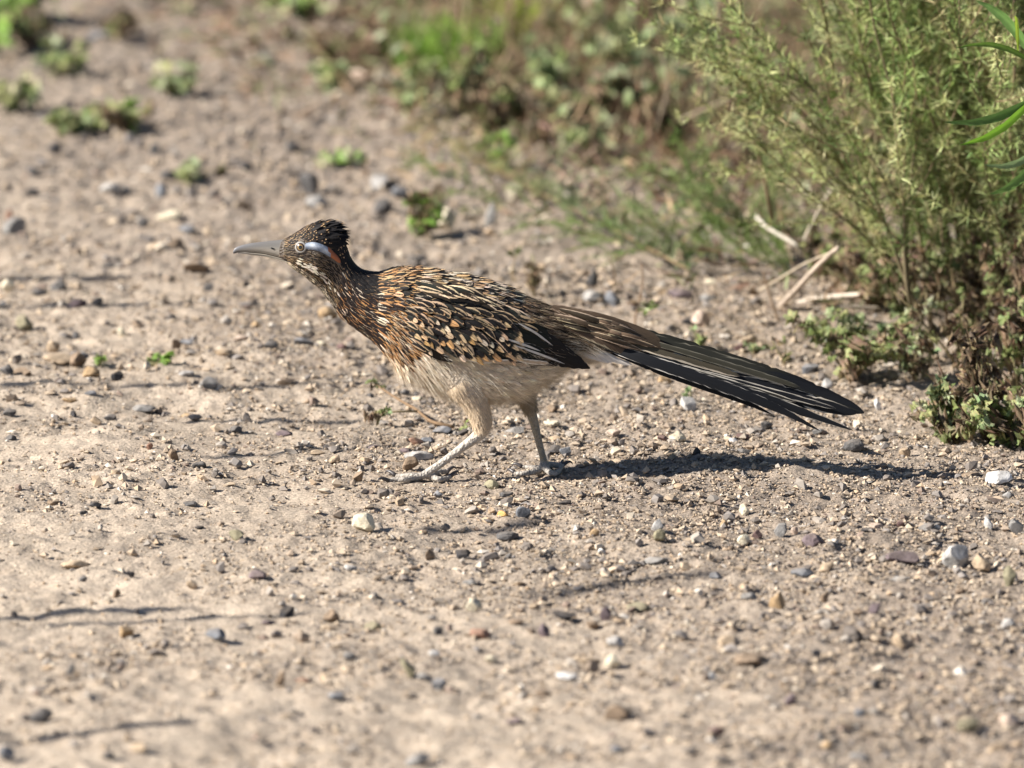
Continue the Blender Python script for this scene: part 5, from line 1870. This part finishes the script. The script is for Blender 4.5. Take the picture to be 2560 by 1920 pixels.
# a few long scapulars with streaks, along the top of the wing
for i in range(26):
    a = i / 25
    px_ = 1040 + a * 245 + random.uniform(-6, 6)
    py_ = np.interp(px_, [1040, 1150, 1290], [712, 722, 768]) + random.uniform(-8, 16)
    ang = R(np.interp(a, [0, 1], [16, 30]) + random.uniform(-5, 5))
    L = random.uniform(52, 74)
    wfeather('scapular_feather', ((px_, py_), (px_ + L * .5 * math.cos(ang * .9), py_ + L * .5 * math.sin(ang * .9)), (px_ + L * math.cos(ang), py_ + L * math.sin(ang))), random.uniform(13, 18), (0.0030, 0.0052, 0.0058),
             random.choice([BLACK, (0.018, 0.022, 0.019), (0.03, 0.024, 0.018)]), jit((0.64, 0.50, 0.34), .25), WHITE, random.uniform(.4, .9), 2.0, 'point', 5, 8, (0.3, 0.25, 1.0), 0.3)

# the far wing mirrors the near one
w2 = link('wing', wing.data, bird)
w2.scale = (1, -1, 1)
for ch in list(wing.children):
    if ch.name.split('.')[0] in ('covert_feather',) and random.random() < 0.35: continue
    c2 = ch.copy()
    COL.objects.link(c2)
    c2.parent = w2

# ---- tail: long graduated feathers
tb = MB()
tb.tube([B(1420, 838), B(1470, 852), B(1520, 868), B(1560, 884)], [30 * MM, 26 * MM, 20 * MM, 8 * MM], 12, (0.42, 0.36, 0.29))
tail = link('tail', tb.mesh('tail', M_SKIN), bird)


def tfeather(pts, ys_, W, base, edge, tip, ew, ts, dw=(0.2, 0.25, 1.0), name='tail_feather', steps=64, prof='long', camber=0.12):
    fb = FB()
    fb.path([B(x, y, q) for (x, y), q in zip(pts, ys_)], W * MM, base, edge, tip, ew, ts, Vector(dw), prof, 5, camber, steps)
    o = link(name, fb.mesh(name), tail)
    return o


OLIVE = (0.026, 0.026, 0.021)
INK = (0.010, 0.011, 0.014)
# central pair on top
tfeather([(1440, 800), (1600, 842), (1760, 892), (1900, 938), (2030, 985), (2160, 1032)], [-0.006, -0.008, -0.010, -0.012, -0.013, -0.014], 46, OLIVE, (0.16, 0.15, 0.12), INK, 0.14, 0.55)
tfeather([(1445, 796), (1600, 835), (1760, 884), (1900, 930), (2030, 977), (2156, 1028)], [0.006, 0.007, 0.008, 0.009, 0.010, 0.010], 46, OLIVE, (0.07, 0.06, 0.05), INK, 0.12, 0.62)
# pale-fringed feathers beneath
tfeather([(1450, 830), (1600, 872), (1760, 925), (1900, 966), (2020, 1003), (2140, 1034)], [-0.010, -0.014, -0.016, -0.017, -0.016, -0.015], 44, INK, (0.62, 0.56, 0.47), INK, 0.26, 0.84)
tfeather([(1460, 842), (1600, 890), (1740, 938), (1880, 985), (2010, 1031), (2133, 1076)], [-0.008, -0.016, -0.020, -0.022, -0.023, -0.024], 34, INK, (0.46, 0.43, 0.38), INK, 0.16, 0.90, prof='taper')
tfeather([(1470, 850), (1600, 894), (1730, 938), (1850, 982), (1950, 1024), (2050, 1077)], [-0.006, -0.020, -0.026, -0.029, -0.030, -0.031], 32, INK, (0.55, 0.52, 0.48), INK, 0.12, 0.80, prof='taper')
tfeather([(1480, 856), (1590, 900), (1700, 942), (1790, 974), (1860, 1003), (1930, 1036)], [0.002, -0.012, -0.018, -0.021, -0.022, -0.023], 26, INK, (0.42, 0.40, 0.37), INK, 0.14, 0.86, prof='taper')
tfeather([(1460, 838), (1600, 880), (1740, 925), (1880, 968), (2000, 1003), (2120, 1034)], [0.010, 0.016, 0.020, 0.022, 0.023, 0.024], 30, INK, (0.30, 0.28, 0.25), INK, 0.16, 0.9, prof='taper')
tfeather([(1470, 845), (1600, 888), (1730, 930), (1800, 952), (1860, 972), (1910, 992)], [0.008, 0.020, 0.026, 0.029, 0.030, 0.031], 30, INK, (0.55, 0.52, 0.48), INK, 0.12, 0.9)
# more narrow, loose feathers with pale edges between them
for (x0, y0, x1, y1, w, ya, c_, e_, ew_) in [(1500, 868, 2090, 1022, 16, -.0185, INK, (0.5, 0.46, 0.4), .35), (1500, 862, 1990, 1005, 13, -.0195, (0.03, 0.028, 0.024), (0.6, 0.55, 0.47), .5),
                                             (1480, 838, 1850, 940, 18, -.0175, (0.07, 0.06, 0.042), (0.52, 0.45, 0.36), .55), (1500, 820, 2000, 968, 16, -.0165, (0.045, 0.043, 0.032), (0.16, 0.15, 0.12), .3)]:
    tfeather([(x0, y0), (x0 * .6 + x1 * .4, y0 * .6 + y1 * .4 - 3), (x0 * .25 + x1 * .75, y0 * .25 + y1 * .75 - 2), (x1, y1)], [ya * .6, ya, ya, ya], w, c_, e_, INK, ew_, 0.9, steps=40)
# upper tail coverts: brown, ragged
for i, (x0, y0, x1, y1, w) in enumerate([(1375, 775, 1600, 862, 40), (1385, 790, 1560, 866, 38), (1390, 768, 1650, 850, 34), (1400, 800, 1640, 880, 36), (1380, 766, 1540, 822, 34), (1410, 815, 1590, 888, 30),
                                         (1400, 780, 1690, 880, 30), (1395, 772, 1600, 834, 30)]):
    tfeather([(x0, y0), ((x0 + x1) / 2, (y0 + y1) / 2 - 4), (x1, y1)], [-0.010 - 0.001 * i, -0.014 - 0.0008 * i, -0.014], w, jit((0.085, 0.06, 0.042), .3), jit((0.33, 0.26, 0.19)), (0.1, 0.08, 0.06), 0.28, 2.0, name='tail_covert', steps=12, prof='long', camber=0.3)
for i in range(26):
    x0 = random.uniform(1385, 1540); L = random.uniform(70, 150)
    y0 = 770 + (x0 - 1385) * 0.27 + random.uniform(-4, 52 - (x0 - 1385) * 0.08)
    x1, y1 = x0 + L, y0 + L * random.uniform(0.24, 0.33)
    tfeather([(x0, y0), ((x0 + x1) / 2, (y0 + y1) / 2 - 2), (x1, y1)], [-0.017, -0.0195 - 0.0001 * i, -0.0175], random.uniform(9, 16), jit(random.choice([(0.10, 0.07, 0.048), (0.05, 0.04, 0.028), (0.16, 0.115, 0.075)]), .3), jit((0.48, 0.38, 0.27)), (0.1, 0.08, 0.06), 0.42, 2.0, name='tail_covert', steps=9, prof='point', camber=0.3)
for i, (x0, y0, x1, y1, w) in enumerate([(1405, 850, 1550, 902, 20), (1420, 862, 1580, 912, 16), (1400, 862, 1530, 905, 18)]):
    tfeather([(x0, y0), ((x0 + x1) / 2, (y0 + y1) / 2), (x1, y1)], [-0.010, -0.012, -0.012], w, (0.62, 0.58, 0.54), (0.7, 0.66, 0.6), WHITE, 0.3, 2.0, name='under_tail_covert', steps=10, camber=0.3)
